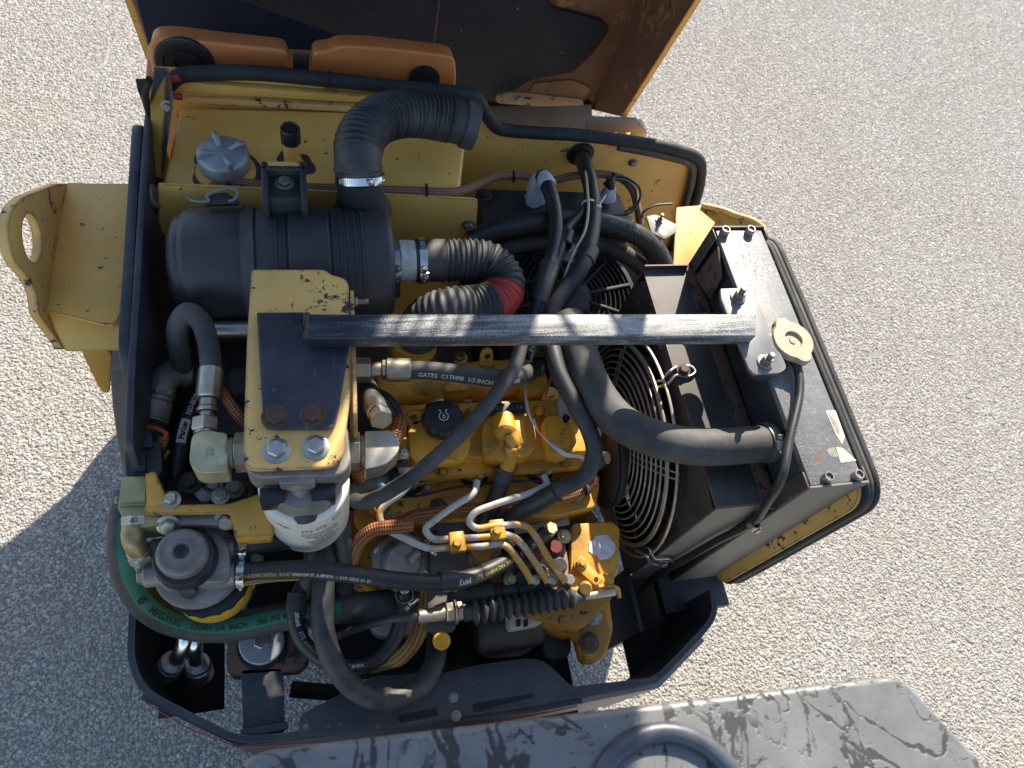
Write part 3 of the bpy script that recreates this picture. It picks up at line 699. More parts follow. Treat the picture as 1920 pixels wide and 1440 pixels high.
    # scratches: slim gouges with the primer showing
bulkhead()
pp = thing('grey_bracket', 'small pale grey sheet bracket just behind the bulkhead seal', 'bracket', WY(1150, 235, 1.2))
new_obj('bracket_face', prismb(rnd([WY(x, y, 1.21) for x, y in ((1097, 219), (1194, 222), (1212, 248), (1100, 250))], .003, 2), (0, .004, 0)), 'tray_grey', pp)
new_obj('bracket_leg', prismb([WY(1194, 222, 1.212), WY(1204, 224, 1.25), WY(1214, 250, 1.25), WY(1208, 248, 1.212)], (0, 0, -.05)), 'tray_grey', pp)

# ================================================================== operator console in the foreground
def console():
    t = thing('console_panel', 'weathered grey console top with dark cracks and a raised ring', 'console', (.25, -.15, .8))
    Z = 1.40
    a, b, c = W(440, 1412, Z), W(1690, 1264, Z), W(1850, 1436, Z)
    d = (c - b).normalized()
    q = rnd([a, b, b + d * .42, V((a.x - .03, a.y - .45, Z))], [.03, .018, .02, .02], 7)
    bm = bmesh.new(); prism(bm, q, (0, 0, -.075), .016, 5); new_obj('panel', bm, 'weathered_vinyl', t, 50)
    ctr = W(1262, 1548, Z + .002)
    R1 = (W(1252, 1372, Z + .004) - ctr).length
    ring = [ctr + V((math.cos(k / 48 * 2 * math.pi), math.sin(k / 48 * 2 * math.pi), 0)) * R1 for k in range(48)]
    bm = bmesh.new(); sweep(bm, ring, .0095, 14, closed=True)
    o = new_obj('raised_ring', bm, 'ring_vinyl', t, 60)
    new_obj('pedestal', boxb((.25, -.22, .66), (.40, .30, 1.31), None, .01), 'black_paint', t)
simple('ring_vinyl', (.042, .050, .066), .38, 0, .3, 30, .45, (.19, .20, .205), .25)
console()
# ================================================================== hydraulic tank
def hydraulic_tank():
    t = thing('hydraulic_tank', 'yellow hydraulic oil tank behind the air cleaner with grey filler cap', 'tank', (.03, 1.03, .75))
    ZT = 1.085
    a, b, c, d = W(338, 200, ZT), W(878, 212, ZT), W(862, 366, ZT), W(304, 345, ZT)
    bm = bmesh.new(); prism(bm, [a, b, c, d], (0, 0, -.30), .008, 4); new_obj('tank_shell', bm, 'yellow_paint', t)
    # welded top lip with chipped edge
    new_obj('weld_lip', prismb([W(345, 172, ZT + .02), W(880, 202, ZT + .02), W(880, 210, ZT + .02), W(345, 180, ZT + .02)], (0, 0, -.018), .003), 'bracket_paint', t)
    # filler: neck, cap with four lugs
    p = W(424, 322, ZT)
    new_obj('filler_neck', revb(p, (0, 0, 1), [(0, .052), (.004, .048), (.012, .040), (.02, .039)], 40), 'yellow_paint', t)
    new_obj('grime_ring', revb(p + V((0, 0, .0006)), (0, 0, 1), [(0, .058), (.0012, .052), (.0016, .041)], 32, cap0=False, cap1=False, lobes=lambda a, s: .12 * math.sin(3 * a) + .06 * math.sin(7 * a + 1)), 'dark_casting', t)
    cp = new_obj('filler_cap', revb(p + V((0, 0, .016)), (0, 0, 1), [(0, .040), (.002, .0425), (.024, .0425), (.028, .040), (.030, .034), (.034, .018), (.035, .001)], 48), 'grey_alloy', t)
    top = p + V((0, 0, .046))
    for k in range(4):
        an = math.radians(20 + 90 * k); dr = V((math.cos(an), math.sin(an), 0)); pr = V((-dr.y, dr.x, 0))
        q = [top + dr * .042 - pr * .005 + V((0, 0, -.010)), top + dr * .040 - pr * .005 + V((0, 0, .011)), top + dr * .029 - pr * .005 + V((0, 0, .013)), top + dr * .006 - pr * .005 + V((0, 0, .002))]
        new_obj('lug', prismb(q, pr * .010, .0035, 3), 'grey_alloy', cp)
    # breather tube with black cap
    q = W(549, 302, ZT)
    new_obj('breather_tube', cylb(q, q + V((0, 0, .055)), .0148, 28), 'yellow_paint', t)
    new_obj('breather_cap', revb(q + V((0, 0, .046)), (0, 0, 1), [(0, .0155), (.001, .0168), (.028, .0168), (.031, .015), (.031, .013), (.0295, .012), (.0295, .001)], 28, lobes=lambda a, s: .025 * math.cos(10 * a)), 'cap_plastic', t)
    new_obj('grime_ring', revb(q + V((.006, -.002, .0006)), (0, 0, 1), [(0, .030), (.0012, .024), (.0016, .015)], 24, cap0=False, cap1=False, lobes=lambda a, s: .25 * math.sin(2 * a) + .1 * math.sin(5 * a)), 'dark_casting', t)
    # front mounting sheet
    YS = .925
    f = [WY(296, 346, YS), WY(560, 357, YS), WY(897, 374, YS), WY(890, 460, YS), V((.27, YS, .62)), V((-.235, YS, .62)), WY(296, 420, YS)]
    new_obj('mounting_sheet', prismb(rnd(f, [.004, 0, .012, .006, 0, 0, 0], 3), (0, .005, 0), .001), 'yellow_paint', t)
    bolt(t, WY(878, 421, YS), (0, -1, .1), .009, .008, 'bolt_steel')
    new_obj('sight_plug', cylb(WY(284, 370, .935), WY(294, 368, .935), .020, 24), 'cast_aluminium', t)
hydraulic_tank()

# ================================================================== air cleaner
AC = dict(y=.805, z=1.055, R=.094)
def air_cleaner():
    t = thing('air_cleaner', 'large black plastic cylindrical air cleaner lying crosswise', 'air cleaner', (-.05, AC['y'], .95))
    Y, Z, R = AC['y'], AC['z'], AC['R']; x0 = -.226; L = .352
    pr = [(0, .045), (.002, .060), (.010, .078), (.014, .0815), (.022, .083), (.0225, .087), (.027, .0905), (.033, R), (.115, R), (.117, R - .002), (.137, R - .002), (.140, R), (.165, R + .0005), (.166, R + .003), (.169, R + .003), (.170, R), (.178, R), (.179, R + .003), (.182, R + .003), (.183, R), (.25, R)]
    for k in range(5): s = .253 + k * .0115; pr += [(s, R), (s + .001, R + .0025), (s + .0035, R + .0025), (s + .0045, R)]
    pr += [(L - .012, R - .001), (L - .004, R - .004), (L, R - .011), (L + .001, R - .02), (L + .001, .03)]
    new_obj('canister', revb((x0, Y, Z), (1, 0, 0), pr, 72), 'black_plastic', t)
    # strap with its spring latch
    s = .124
    new_obj('strap', revb((x0 + s - .010, Y, Z), (1, 0, 0), [(0, R - .001), (.0005, R + .0022), (.020, R + .0022), (.0205, R - .001)], 72, cap0=False, cap1=False), 'rubber_dusty', t)
    bx = x0 + .10
    q = [V((bx - .03, Y + .045, Z + R + .002)), V((bx - .012, Y + .05, Z + R + .006)), V((bx + .004, Y + .052, Z + R + .012)), V((bx + .020, Y + .055, Z + R + .024)), V((bx + .036, Y + .052, Z + R + .020)), V((bx + .034, Y + .050, Z + R + .006))]
    w0 = lambda l: [W(*p) for p in l]
    pipe('latch_wire', w0([(351, 368, 1.15), (362, 376, 1.148), (392, 376, 1.148), (388, 368, 1.152), (412, 356, 1.158), (436, 352, 1.16), (447, 360, 1.158), (442, 372, 1.152), (428, 378, 1.15)]), .0026, 'cast_aluminium', t, 8)
    new_obj('latch_body', prismb([W(382, 378, 1.146), W(398, 362, 1.150), W(424, 360, 1.150), W(448, 376, 1.146), W(446, 382, 1.144), W(384, 384, 1.144)], (0, .006, -.012), .002), 'black_plastic', t)
    # mounting band with tower
    s0, s1 = x0 + .187, x0 + .249
    new_obj('mounting_band', revb((s0, Y, Z), (1, 0, 0), [(0, R - .002), (.0, R + .005), (.0015, R + .0065), (s1 - s0 - .0015, R + .0065), (s1 - s0, R + .005), (s1 - s0, R - .002)], 72, cap0=False, cap1=False), 'black_plastic', t)
    zt = 1.185
    A, B, C, D_ = W(489, 310, zt), W(573, 310, zt), W(574, 352, zt), W(487, 352, zt)
    bm = bmesh.new()
    yb = A.y
    for (xa, xb) in ((A.x, A.x + .010), (B.x - .010, B.x)): box(bm, ((xa + xb) / 2, (A.y + D_.y) / 2 - .01, 1.13), (xb - xa, A.y - D_.y + .04, .11), None, .003)
    box(bm, ((A.x + B.x) / 2, A.y - .004, 1.13), (B.x - A.x, .010, .11), None, .003)
    box(bm, ((A.x + B.x) / 2, D_.y - .012, 1.13), (B.x - A.x, .012, .095), None, .003)
    box(bm, ((A.x + B.x) / 2, (A.y + D_.y) / 2, 1.115), (B.x - A.x - .01, A.y - D_.y, .10), None, .003)
    new_obj('tower', bm, 'black_plastic', t)
    bolt(t, V(((A.x + B.x) / 2, (A.y + D_.y) / 2 + .004, 1.166)), (0, 0, 1), .0105, .007, 'bolt_steel')
    new_obj('tower_backplate', prismb(rnd([W(491, 302, 1.18), W(569, 302, 1.18), W(574, 316, 1.18), W(488, 316, 1.18)], .006, 3), (0, 0, -.20), .002), 'bracket_paint', t)
    # inlet port
    ip = W(678, 374, 1.12); dr = (W(672, 322, 1.19) - ip).normalized()
    new_obj('inlet_port', revb(ip - dr * .03, dr, [(0, .050), (.03, .042), (.05, .038), (.085, .0355), (.10, .0355)], 40, cap0=False), 'black_plastic', t)
    # outlet spigot
    op = V((x0 + L - .006, Y - .004, Z + .012))
    new_obj('outlet_spigot', revb(op, (1, 0, 0), [(0, .036), (.012, .034), (.055, .034)], 40), 'black_plastic', t)
    new_obj('outlet_boss', cylb(op + V((.0, -.012, -.055)), op + V((.022, -.012, -.055)), .022), 'rubber_dusty', t)
    clamp(t, op + V((.012, 0, 0)), (1, 0, 0), .0345, .013, 'steel')
    bm = bmesh.new(); revolve(bm, op + V((.02, 0, 0)), (1, 0, 0), [(0, .035), (.004, .0362), (.008, .0352), (.014, .0368), (.02, .0355), (.026, .0365), (.03, .0355)], 40, lobes=lambda a, s: .012 * math.sin(9 * a + s * 900)); new_obj('tape_wrap', bm, 'tape', t)
    # drain valve below
    new_obj('drain_valve', prismb([W(306, 574, .98), W(322, 560, .99), W(346, 600, .98), W(338, 622, .97)], (0, .01, -.012), .004), 'dark_casting', t)
    # steel tube under it
    new_obj('cross_tube', cylb(W(398, 618, 1.03), W(480, 616, 1.03), .0145), 'steel', t)
    return op
AC_OUT = air_cleaner()

# ================================================================== ducts
def corr(r, amp, pitch, a=0.0, b=1e9):
    def f(l, tot):
        if l < a or l > tot - b: return r
        return r + amp * (0.5 + .5 * math.cos(2 * math.pi * l / pitch)) - amp * .3
    return f
def ducts():
    t = thing('inlet_duct', 'black corrugated rubber duct arching from air cleaner to bulkhead', 'duct', W(700, 300, 1.0))
    pts = pxp([(674, 338, 1.17), (671, 300, 1.195), (676, 262, 1.205), (708, 226, 1.20), (765, 213, 1.19), (830, 222, 1.175), (888, 237, 1.165)])
    path = resample(spline(pts, 12), .0014); bm = bmesh.new()
    def rad(l, tot):
        e = tot - l
        if l < .045 or e < .042: return .0385 + (.002 if e < .018 or (.018 < l < .020) else 0)
        return .0365 + .0042 * (math.cos(2 * math.pi * (l - .045) / .0088) * .5 + .5)
    sweep(bm, path, rad, 40); new_obj('duct_body', bm, 'rubber', t, 70)
    clamp(t, W(675, 334, 1.172), (W(672, 300, 1.195) - W(675, 334, 1.172)), .0395, .012, 'bright_steel')
    new_obj('duct_cuff', revb(path[-1] - (path[-1] - path[-12]).normalized() * .02, path[-1] - path[-12], [(0, .0405), (.002, .0425), (.022, .0425), (.024, .039)], 40), 'rubber_dusty', t)
    # second duct with the red band
    t2 = thing('engine_duct', 'black corrugated hose bent back on itself with one red band', 'duct', W(900, 540, .9))
    pts = [AC_OUT + V((.046, 0, 0)), AC_OUT + V((.095, .0, 0))] + pxp([(918, 494, 1.065), (945, 528, 1.055), (934, 560, 1.05), (893, 575, 1.055), (840, 580, 1.06), (797, 600, 1.03), (778, 640, .985)])
    path = resample(spline(pts, 12), .0014); Ls = len(path)
    def rad2(l, tot):
        if l < .052: return .0372
        if l > tot - .015: return .037
        return .0345 + .0040 * (math.cos(2 * math.pi * (l - .052) / .0092) * .5 + .5)
    bm = bmesh.new(); sweep(bm, path, rad2, 40); new_obj('duct_body', bm, 'rubber', t2, 70)
    # red band: where the path passes the bend's lower right
    tgt = W(948, 562, 1.05); i = min(range(Ls), key=lambda k: (path[k] - tgt).length); seg = path[i - 12:i + 18]
    L0 = (i - 12) * (path[1] - path[0]).length
    bm = bmesh.new(); tot = sum((b - a).length for a, b in zip(path, path[1:]))
    sweep(bm, seg, lambda l, _: rad2(l + L0, tot) + .0007, 40, caps=False); new_obj('red_band', bm, 'red_band', t2, 70)
    clamp(t2, AC_OUT + V((.058, 0, 0)), (1, 0, 0), .0378, .013, 'bright_steel')
    # engine-side pipe stub
    e = W(776, 648, .975)
    new_obj('pipe_stub', revb(e + V((0, 0, -.05)), (0, .05, 1), [(0, .046), (.02, .043), (.05, .041), (.07, .041)], 40), 'engine_paint', t2)
    clamp(t2, e + V((0, 0, -.012)), (0, .05, 1), .0425, .014, 'steel')
ducts()

# ================================================================== carrier bar with filter bracket
def carrier():
    t = thing('carrier_bar', 'worn black square bar welded to a plate and spanning to the radiator', 'bar', W(980, 620, 1.1))
    y0 = .574; zt = 1.20; x0 = W(575, 610, zt).x; x1 = W(1418, 610, zt).x
    a, b = W(575, 588, zt), W(1418, 588, zt); c, d = W(1418, 630, zt), W(575, 634, zt)
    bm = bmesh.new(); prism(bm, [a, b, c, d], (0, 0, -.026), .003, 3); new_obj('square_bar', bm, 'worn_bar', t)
    pl = [(481, 586), (578, 585), (640, 640), (657, 640), (652, 668), (636, 762), (630, 794), (622, 803), (503, 803), (494, 798)]
    zp = 1.172
    new_obj('weld_plate', prismb(rnd([W(x, y, zp) for x, y in pl], [.003, 0, .002, .002, .003, 0, .006, .006, .006, .006], 3), (0, 0, -.006), .001), 'scuffed_plate', t)
    for x, y in ((516, 783), (586, 778)): bolt(t, W(x, y, zp), (0, 0, 1), .0125, .008, 'rusty_bolt')
    bm = bmesh.new(); random.seed(3)
    for k in range(16):
        p = W(583 + k * 4.6, 636 + random.uniform(-2, 2), 1.175); bmesh.ops.create_icosphere(bm, subdivisions=1, radius=.0045 + random.random() * .002, matrix=Matrix.Translation(p))
    for k in range(9):
        p = W(575 + random.uniform(-2, 3), 592 + k * 5, 1.175); bmesh.ops.create_icosphere(bm, subdivisions=1, radius=.0045 + random.random() * .002, matrix=Matrix.Translation(p))
    new_obj('weld_bead', bm, 'rusty_bolt', t)
    # foot plate on the radiator
    zf = 1.178
    fp = [(1351, 541), (1410, 540), (1476, 690), (1462, 699), (1414, 701), (1404, 690), (1352, 560)]
    new_obj('foot_plate', prismb(rnd([W(x, y, zf) for x, y in fp], [.003, .003, .008, .006, .004, .003, .003], 3), (0, 0, -.006), .001), 'radiator_paint', t)
    for x, y in ((1383, 558), (1434, 680)): bolt(t, W(x, y, zf), (0, 0, 1), .0095, .011, 'bolt_steel', stud=.012)
    for x, y in ((1383, 558), (1434, 680)):
        p = W(x, y, zf - .006); new_obj('rubber_mount', revb(p - V((0, 0, .024)), (0, 0, 1), [(0, .021), (.003, .024), (.018, .024), (.022, .020)], 32), 'rubber', t)
    return zp
carrier()

def filter_bracket():
    t = thing('filter_bracket', 'chipped pale yellow bracket plate under the black weld plate', 'bracket', W(560, 700, 1.0))
    zb = 1.163
    pl = [(471, 505), (610, 505), (620, 514), (648, 522), (654, 534), (657, 740), (650, 800), (644, 858), (622, 876), (470, 882), (456, 866), (458, 780), (463, 640)]
    new_obj('bracket_plate', prismb(rnd([W(x, y, zb) for x, y in pl], [.006, .004, .002, .01, .004, 0, 0, .014, .012, .012, .008, 0, 0], 4), (0, 0, -.007), .0015), 'bracket_paint', t)
    # folded right cheek
    ch = [(650, 535), (655, 575), (664, 640), (664, 760), (655, 770)]
    A = W(656, 540, zb); B = W(662, 780, zb)
    q = [A, B, B + V((0, -.01, -.05)), B + V((0, .0, -.12)), B + V((0, .06, -.17)), A + V((0, 0, -.10)), A + V((0, 0, -.02))]
    new_obj('cheek', prismb(rnd(q, .01, 3), (.006, 0, 0), .001), 'bracket_paint', t)
    bm = bmesh.new(); p = W(656, 566, 1.14); cyl(bm, p, p + V((.006, 0, 0)), .009, 6); cyl(bm, p + V((.006, 0, 0)), p + V((.012, 0, 0)), .0075, 6)
    cyl(bm, p, p + V((.028, 0, 0)), .0042, 12); new_obj('stud', bm, 'bolt_steel', t)
    for x, y in ((519, 846), (592, 840)): bolt(t, W(x, y, zb), (0, 0, 1), .0125, .009, 'steel')
    new_obj('backing_strip', prismb(rnd([W(470, 870, zb - .012), W(640, 862, zb - .012), W(648, 840, zb - .012), W(648, 880, zb - .03), W(620, 900, zb - .03), W(480, 900, zb - .03)], .006, 3), (0, 0, -.008), .001), 'lid_yellow', t)
    # lower arm carrying the small filter and manifold
    arm = [(268, 884), (290, 880), (320, 932), (420, 938), (480, 925), (512, 912), (512, 1000), (450, 1010), (428, 968), (276, 968), (268, 950)]
    za = 1.03
    new_obj('lower_arm', prismb(rnd([W(x, y, za) for x, y in ((270, 938), (330, 946), (430, 944), (490, 924), (510, 906), (512, 1004), (440, 1008), (430, 962), (272, 964))], .004, 2), (0, 0, -.008), .0015), 'lid_yellow', t)
    new_obj('gusset', prismb([W(272, 888, za + .03), W(290, 882, za + .03), W(318, 944, za), W(300, 950, za), W(274, 950, za)], (0, 0, -.012), .002), 'lid_yellow', t)
    new_obj('arm_web', prismb([W(430, 962, za - .008), W(508, 930, za - .008), W(508, 1000, za - .008), W(440, 1008, za - .008)], (0, 0, -.05), .003), 'lid_yellow', t)
    bolt(t, W(322, 938, za), (0, 0, 1), .009, .010, 'zinc'); bolt(t, W(414, 930, za), (0, 0, 1), .009, .007, 'bolt_steel')
filter_bracket()

# ================================================================== white oil filter under the bracket
def oil_filter():
    t = thing('oil_filter', 'white spin-on filter with printed pictograms hanging from the bracket', 'filter', W(575, 1010, .85))
    top = W(556, 872, 1.150); ax = V((0.0, 0, -1))
    c = V((W(572, 925, 1.07).x, W(572, 925, 1.07).y + .012, 1.05))
    new_obj('filter_head', prismb(rnd([W(x, y, 1.150) for x, y in ((457, 800), (652, 796), (659, 868), (640, 892), (482, 896), (460, 880))], .010, 4), (0, 0, -.048), .007, 4), 'cast_aluminium', t)
    new_obj('head_boss', prismb(rnd([W(x, y, 1.147) for x, y in ((525, 880), (588, 878), (592, 905), (522, 907))], .006, 4), (0, 0, -.040), .005, 3), 'cast_aluminium', t)
    new_obj('head_collar', revb((c.x, c.y, 1.118), (0, 0, -1), [(0, .050), (.010, .054), (.034, .054)], 48), 'cast_aluminium', t)
    can = new_obj('filter_can', revb((c.x, c.y, 1.088), (0, 0, -1), [(0, .050), (.003, .0595), (.006, .0625), (.130, .0625), (.144, .060), (.152, .052), (.156, .040), (.156, .001)], 64), 'white_paint', t)
    # bypass housing and black clips on the near side of the head
    f = W(560, 906, 1.118)
    new_obj('bypass_port', revb(f + V((0, .012, .012)), (0.10, -.62, -.78), [(0, .024), (.016, .023), (.020, .0185), (.060, .0185), (.062, .016)], 32), 'cast_aluminium', t)
    new_obj('port_plug', revb(f + V((.005, -.022, -.032)), (0.10, -.62, -.78), [(0, .0190), (.010, .0205), (.016, .0205), (.018, .016), (.014, .003)], 28), 'rubber', t)
    for x, y in ((512, 925), (607, 918)):
        new_obj('clip', boxb(W(x, y + 10, 1.108), (.032, .022, .034), None, .003), 'cap_plastic', t)
    new_obj('red_tab', boxb(W(534, 934, 1.106), (.009, .014, .026), None, .001), 'red_band', t)
    rf = V((0.10, -1, 0)); o = (c.x, c.y, 1.142)
    R = .0625
    def tx(s, size, ang, h, m='print_black', b=0): text_cyl(s, size, o, (0, 0, 1), R, ang, h, m, can, rf, bold=b)
    def line(ang, h, wid, th=.0011, broken=9):
        bm = bmesh.new(); d = V((0, 0, 1)); n0 = rf.normalized(); t0 = d.cross(n0); rg = random.Random(int(ang * 100) + int(h * 9000)); x = -wid / 2
        while x < wid / 2:
            w_ = rg.uniform(.0016, .0048); q = []
            for xx, yy in ((x, -th), (x + w_, -th), (x + w_, th * rg.uniform(.4, 1)), (x, th)):
                a = ang + xx / R; q.append(bm.verts.new(V(o) + d * (h + yy) + (n0 * math.cos(a) + t0 * math.sin(a)) * (R + .0005)))
            bm.faces.new(q); x += w_ + rg.uniform(.0006, .0012)
        new_obj('fine_print', bm, 'print_grey', can, None)
    for a, h in ((-.10, -.092), (.22, -.088), (.62, -.082)):
        bm = bmesh.new(); d = V((0, 0, 1)); n0 = rf.normalized(); t0 = d.cross(n0)
        def pt(x, y, e=.0005): an = a + x / R; return V(o) + d * (h + y) + (n0 * math.cos(an) + t0 * math.sin(an)) * (R + e)
        for (xa, ya, xb, yb) in ((-.007, -.004, .007, -.0028), (-.007, .003, .007, .0042), (-.007, -.004, -.0058, .0042), (.0058, -.004, .007, .0042), (-.003, .0045, .003, .0060), (.008, 0, .011, .001)):
            bm.faces.new([bm.verts.new(pt(*q)) for q in ((xa, ya), (xb, ya), (xb, yb), (xa, yb))])
        new_obj('pictogram', bm, 'print_black', can, None)
    line(-.75, -.083, .030); line(-.60, -.080, .02, .0018)
    for k in range(2): line(.18, -.104 - .006 * k, .052)
    for k in range(2): line(.25, -.117 - .0045 * k, .050)
    tx('Guarantee', .0068, .28, -.129, 'print_black', .0002)
    for k in range(5): line(.26, -.1365 - .0048 * k, .050 - .004 * k)
oil_filter()
paint('bounce_sheet', (.17, .155, .135), (.22, .12, .075), .66, .6, .55, .6, (.25, .225, .19), 26)  # near faces painted paler for light bounced off the ground
# ================================================================== radiator
def radiator():
    t = thing('radiator', 'scuffed black radiator with flat top tank and pale sticker remains', 'radiator', (.74, .55, .60))
    zt = 1.15; xa, xb, ya, yb = .708, .802, .300, .797
    bm = bmesh.new(); prism(bm, [V((xa, ya, zt)), V((xb, ya, zt)), V((xb, yb, zt)), V((xa, yb, zt))], (0, 0, -.012), .002, 2); new_obj('top_plate', bm, 'crazed_paint', t)
    new_obj('top_tank', boxb(((xa + xb) / 2, (ya + yb) / 2, 1.094), (xb - xa - .008, yb - ya - .01, .088), None, .006), 'black_paint', t)
    new_obj('core', boxb(((xa + xb) / 2, (ya + yb) / 2, .83), (xb - xa - .024, yb - ya - .02, .44), None, .002), 'rust_plate', t)
    # end channels: upright plates folded round both ends
    for y, s in ((ya - .004, -1), (yb + .004, 1)):
        new_obj('end_plate', boxb(((xa + xb) / 2, y, .874), (xb - xa + .012, .004, .56), None, .001), 'bounce_sheet' if s < 0 else 'black_paint', t)
        for x in (xa - .006, xb + .006):
            new_obj('channel_flange', boxb((x, y - s * .013, .874), (.003, .026, .556), None, .0008), 'shroud_paint', t)
    # inner side rails seen beside the tank
    new_obj('core_rail', boxb((.694, .545, .84), (.018, .46, .42), None, .002), 'rust_plate', t)
    new_obj('tank_flange', boxb((.699, .545, 1.048), (.022, .49, .008), None, .001), 'rust_plate', t)
    new_obj('support_gusset', prismb([WX(1302, 520, .700), WX(1345, 462, .700), WX(1352, 520, .700), WX(1330, 560, .700)], (.004, 0, 0), .001), 'rust_plate', t)
    for x, y in ((1357, 437), (1404, 436), (1548, 898), (1604, 894)):
        p = W(x, y, zt); bm = bmesh.new()
        revolve(bm, p, (0, 0, 1), [(0, .0085), (.0105, .0085), (.012, .0075), (.012, .0058), (.0085, .0052), (.0085, .0005)], 24); new_obj('socket_screw', bm, 'bolt_steel', t)
    # stickers
    new_obj('sticker', prismb(rnd([W(x, y, zt) for x, y in ((1547, 770), (1566, 769), (1584, 818), (1579, 834), (1567, 815))], .002, 2), (0, 0, .0006), 0), 'label_paper', t)
    new_obj('sticker', prismb(rnd([W(x, y, zt) for x, y in ((1567, 838), (1580, 840), (1606, 864), (1576, 868))], .002, 2), (0, 0, .0006), 0), 'label_paper', t)
    new_obj('sticker_residue', prismb(rnd([W(x, y, zt) for x, y in ((1548, 842), (1566, 838), (1572, 858), (1556, 856))], .004, 2), (0, 0, .0003), 0), 'print_faded', t)
    r_ = (W(1582, 820, zt) - W(1560, 772, zt)).normalized(); u_ = V((0, 0, 1)).cross(r_)
    for k in range(3): text_flat(('WARNING HOT', 'Coolant under', 'pressure')[k], .0055, W(1562 + k * 4.0, 795 + k * 1.5, zt + .0006), r_, u_, 'print_grey', t)
    # filler neck and eared cap
    c = W(1470, 655, zt)
    nk = new_obj('filler_neck', revb(c, (0, 0, 1), [(0, .032), (.004, .030), (.018, .029), (.020, .032)], 40), 'rust_plate', t)
    ang0 = math.radians(104)
    def ears(a, s): k = abs(math.cos(a)); return (.24 * max(0, (k - .90) / .10) ** 1.2)
    hint = (math.cos(ang0), math.sin(ang0), 0)
    cp = new_obj('pressure_cap', revb(c + V((0, 0, .018)), (0, 0, 1), [(0, .034), (.001, .0365), (.010, .0365), (.0135, .0345), (.0138, .016), (.0095, .0145), (.0090, .006), (.0108, .0052), (.0112, .0005)], 96, hint=hint, lobes=lambda a, s: ears(a, s) if s < .01379 else 0), 'cap_sand', t)
    # outlet neck for the hose
    n0 = W(1462, 830, 1.092)
    new_obj('hose_neck', cylb(n0 + V((.0, .0, 0)), n0 + V((.04, .002, 0)), .028), 'black_paint', t)
    # outer frame with rounded seal
    xs = .815
    pts = [V((xs, .270, 1.135)), V((xs, .80, 1.135)), V((xs, .80, .60)), V((xs, .270, .60))]
    loop = rnd(pts, .05, 6)
    new_obj('outer_frame', prismb([p + V((-.012, 0, 0)) for p in loop], (.008, 0, 0), .001), 'bracket_paint', t)
    for dx, r, m_ in ((0, .0065, 'seal_rubber'), (.009, .0055, 'rubber_dusty'), (.018, .0075, 'seal_rubber')):
        lp = resample(spline([V((xs + dx, p.y, p.z + .003)) for p in loop] + [V((xs + dx, loop[0].y, loop[0].z + .003))], 3), .012)[:-1]
        rib = (lambda k: (lambda l, tot: k * (1 + .09 * math.sin(l * 900))))(r)
        bm = bmesh.new(); sweep(bm, lp, r, 10, closed=True); new_obj('edge_seal', bm, m_, t, 60)
    new_obj('seal_skirt', prismb([V((xs + .023, p.y, p.z)) for p in rnd([V((0, .30, 1.10)), V((0, .79, 1.10)), V((0, .79, .66)), V((0, .30, .66))], .05, 6)], (.003, 0, 0), .001), 'rubber_dusty', t)
    for z in (.90, .76): bolt(t, V((.8115, .283, z)), (-1, 0, 0), .007, .005, 'bolt_steel')
simple('cap_sand', (.46, .36, .24), .62, .15, .22, 60, .45, (.30, .21, .13), .45, 220)
radiator()

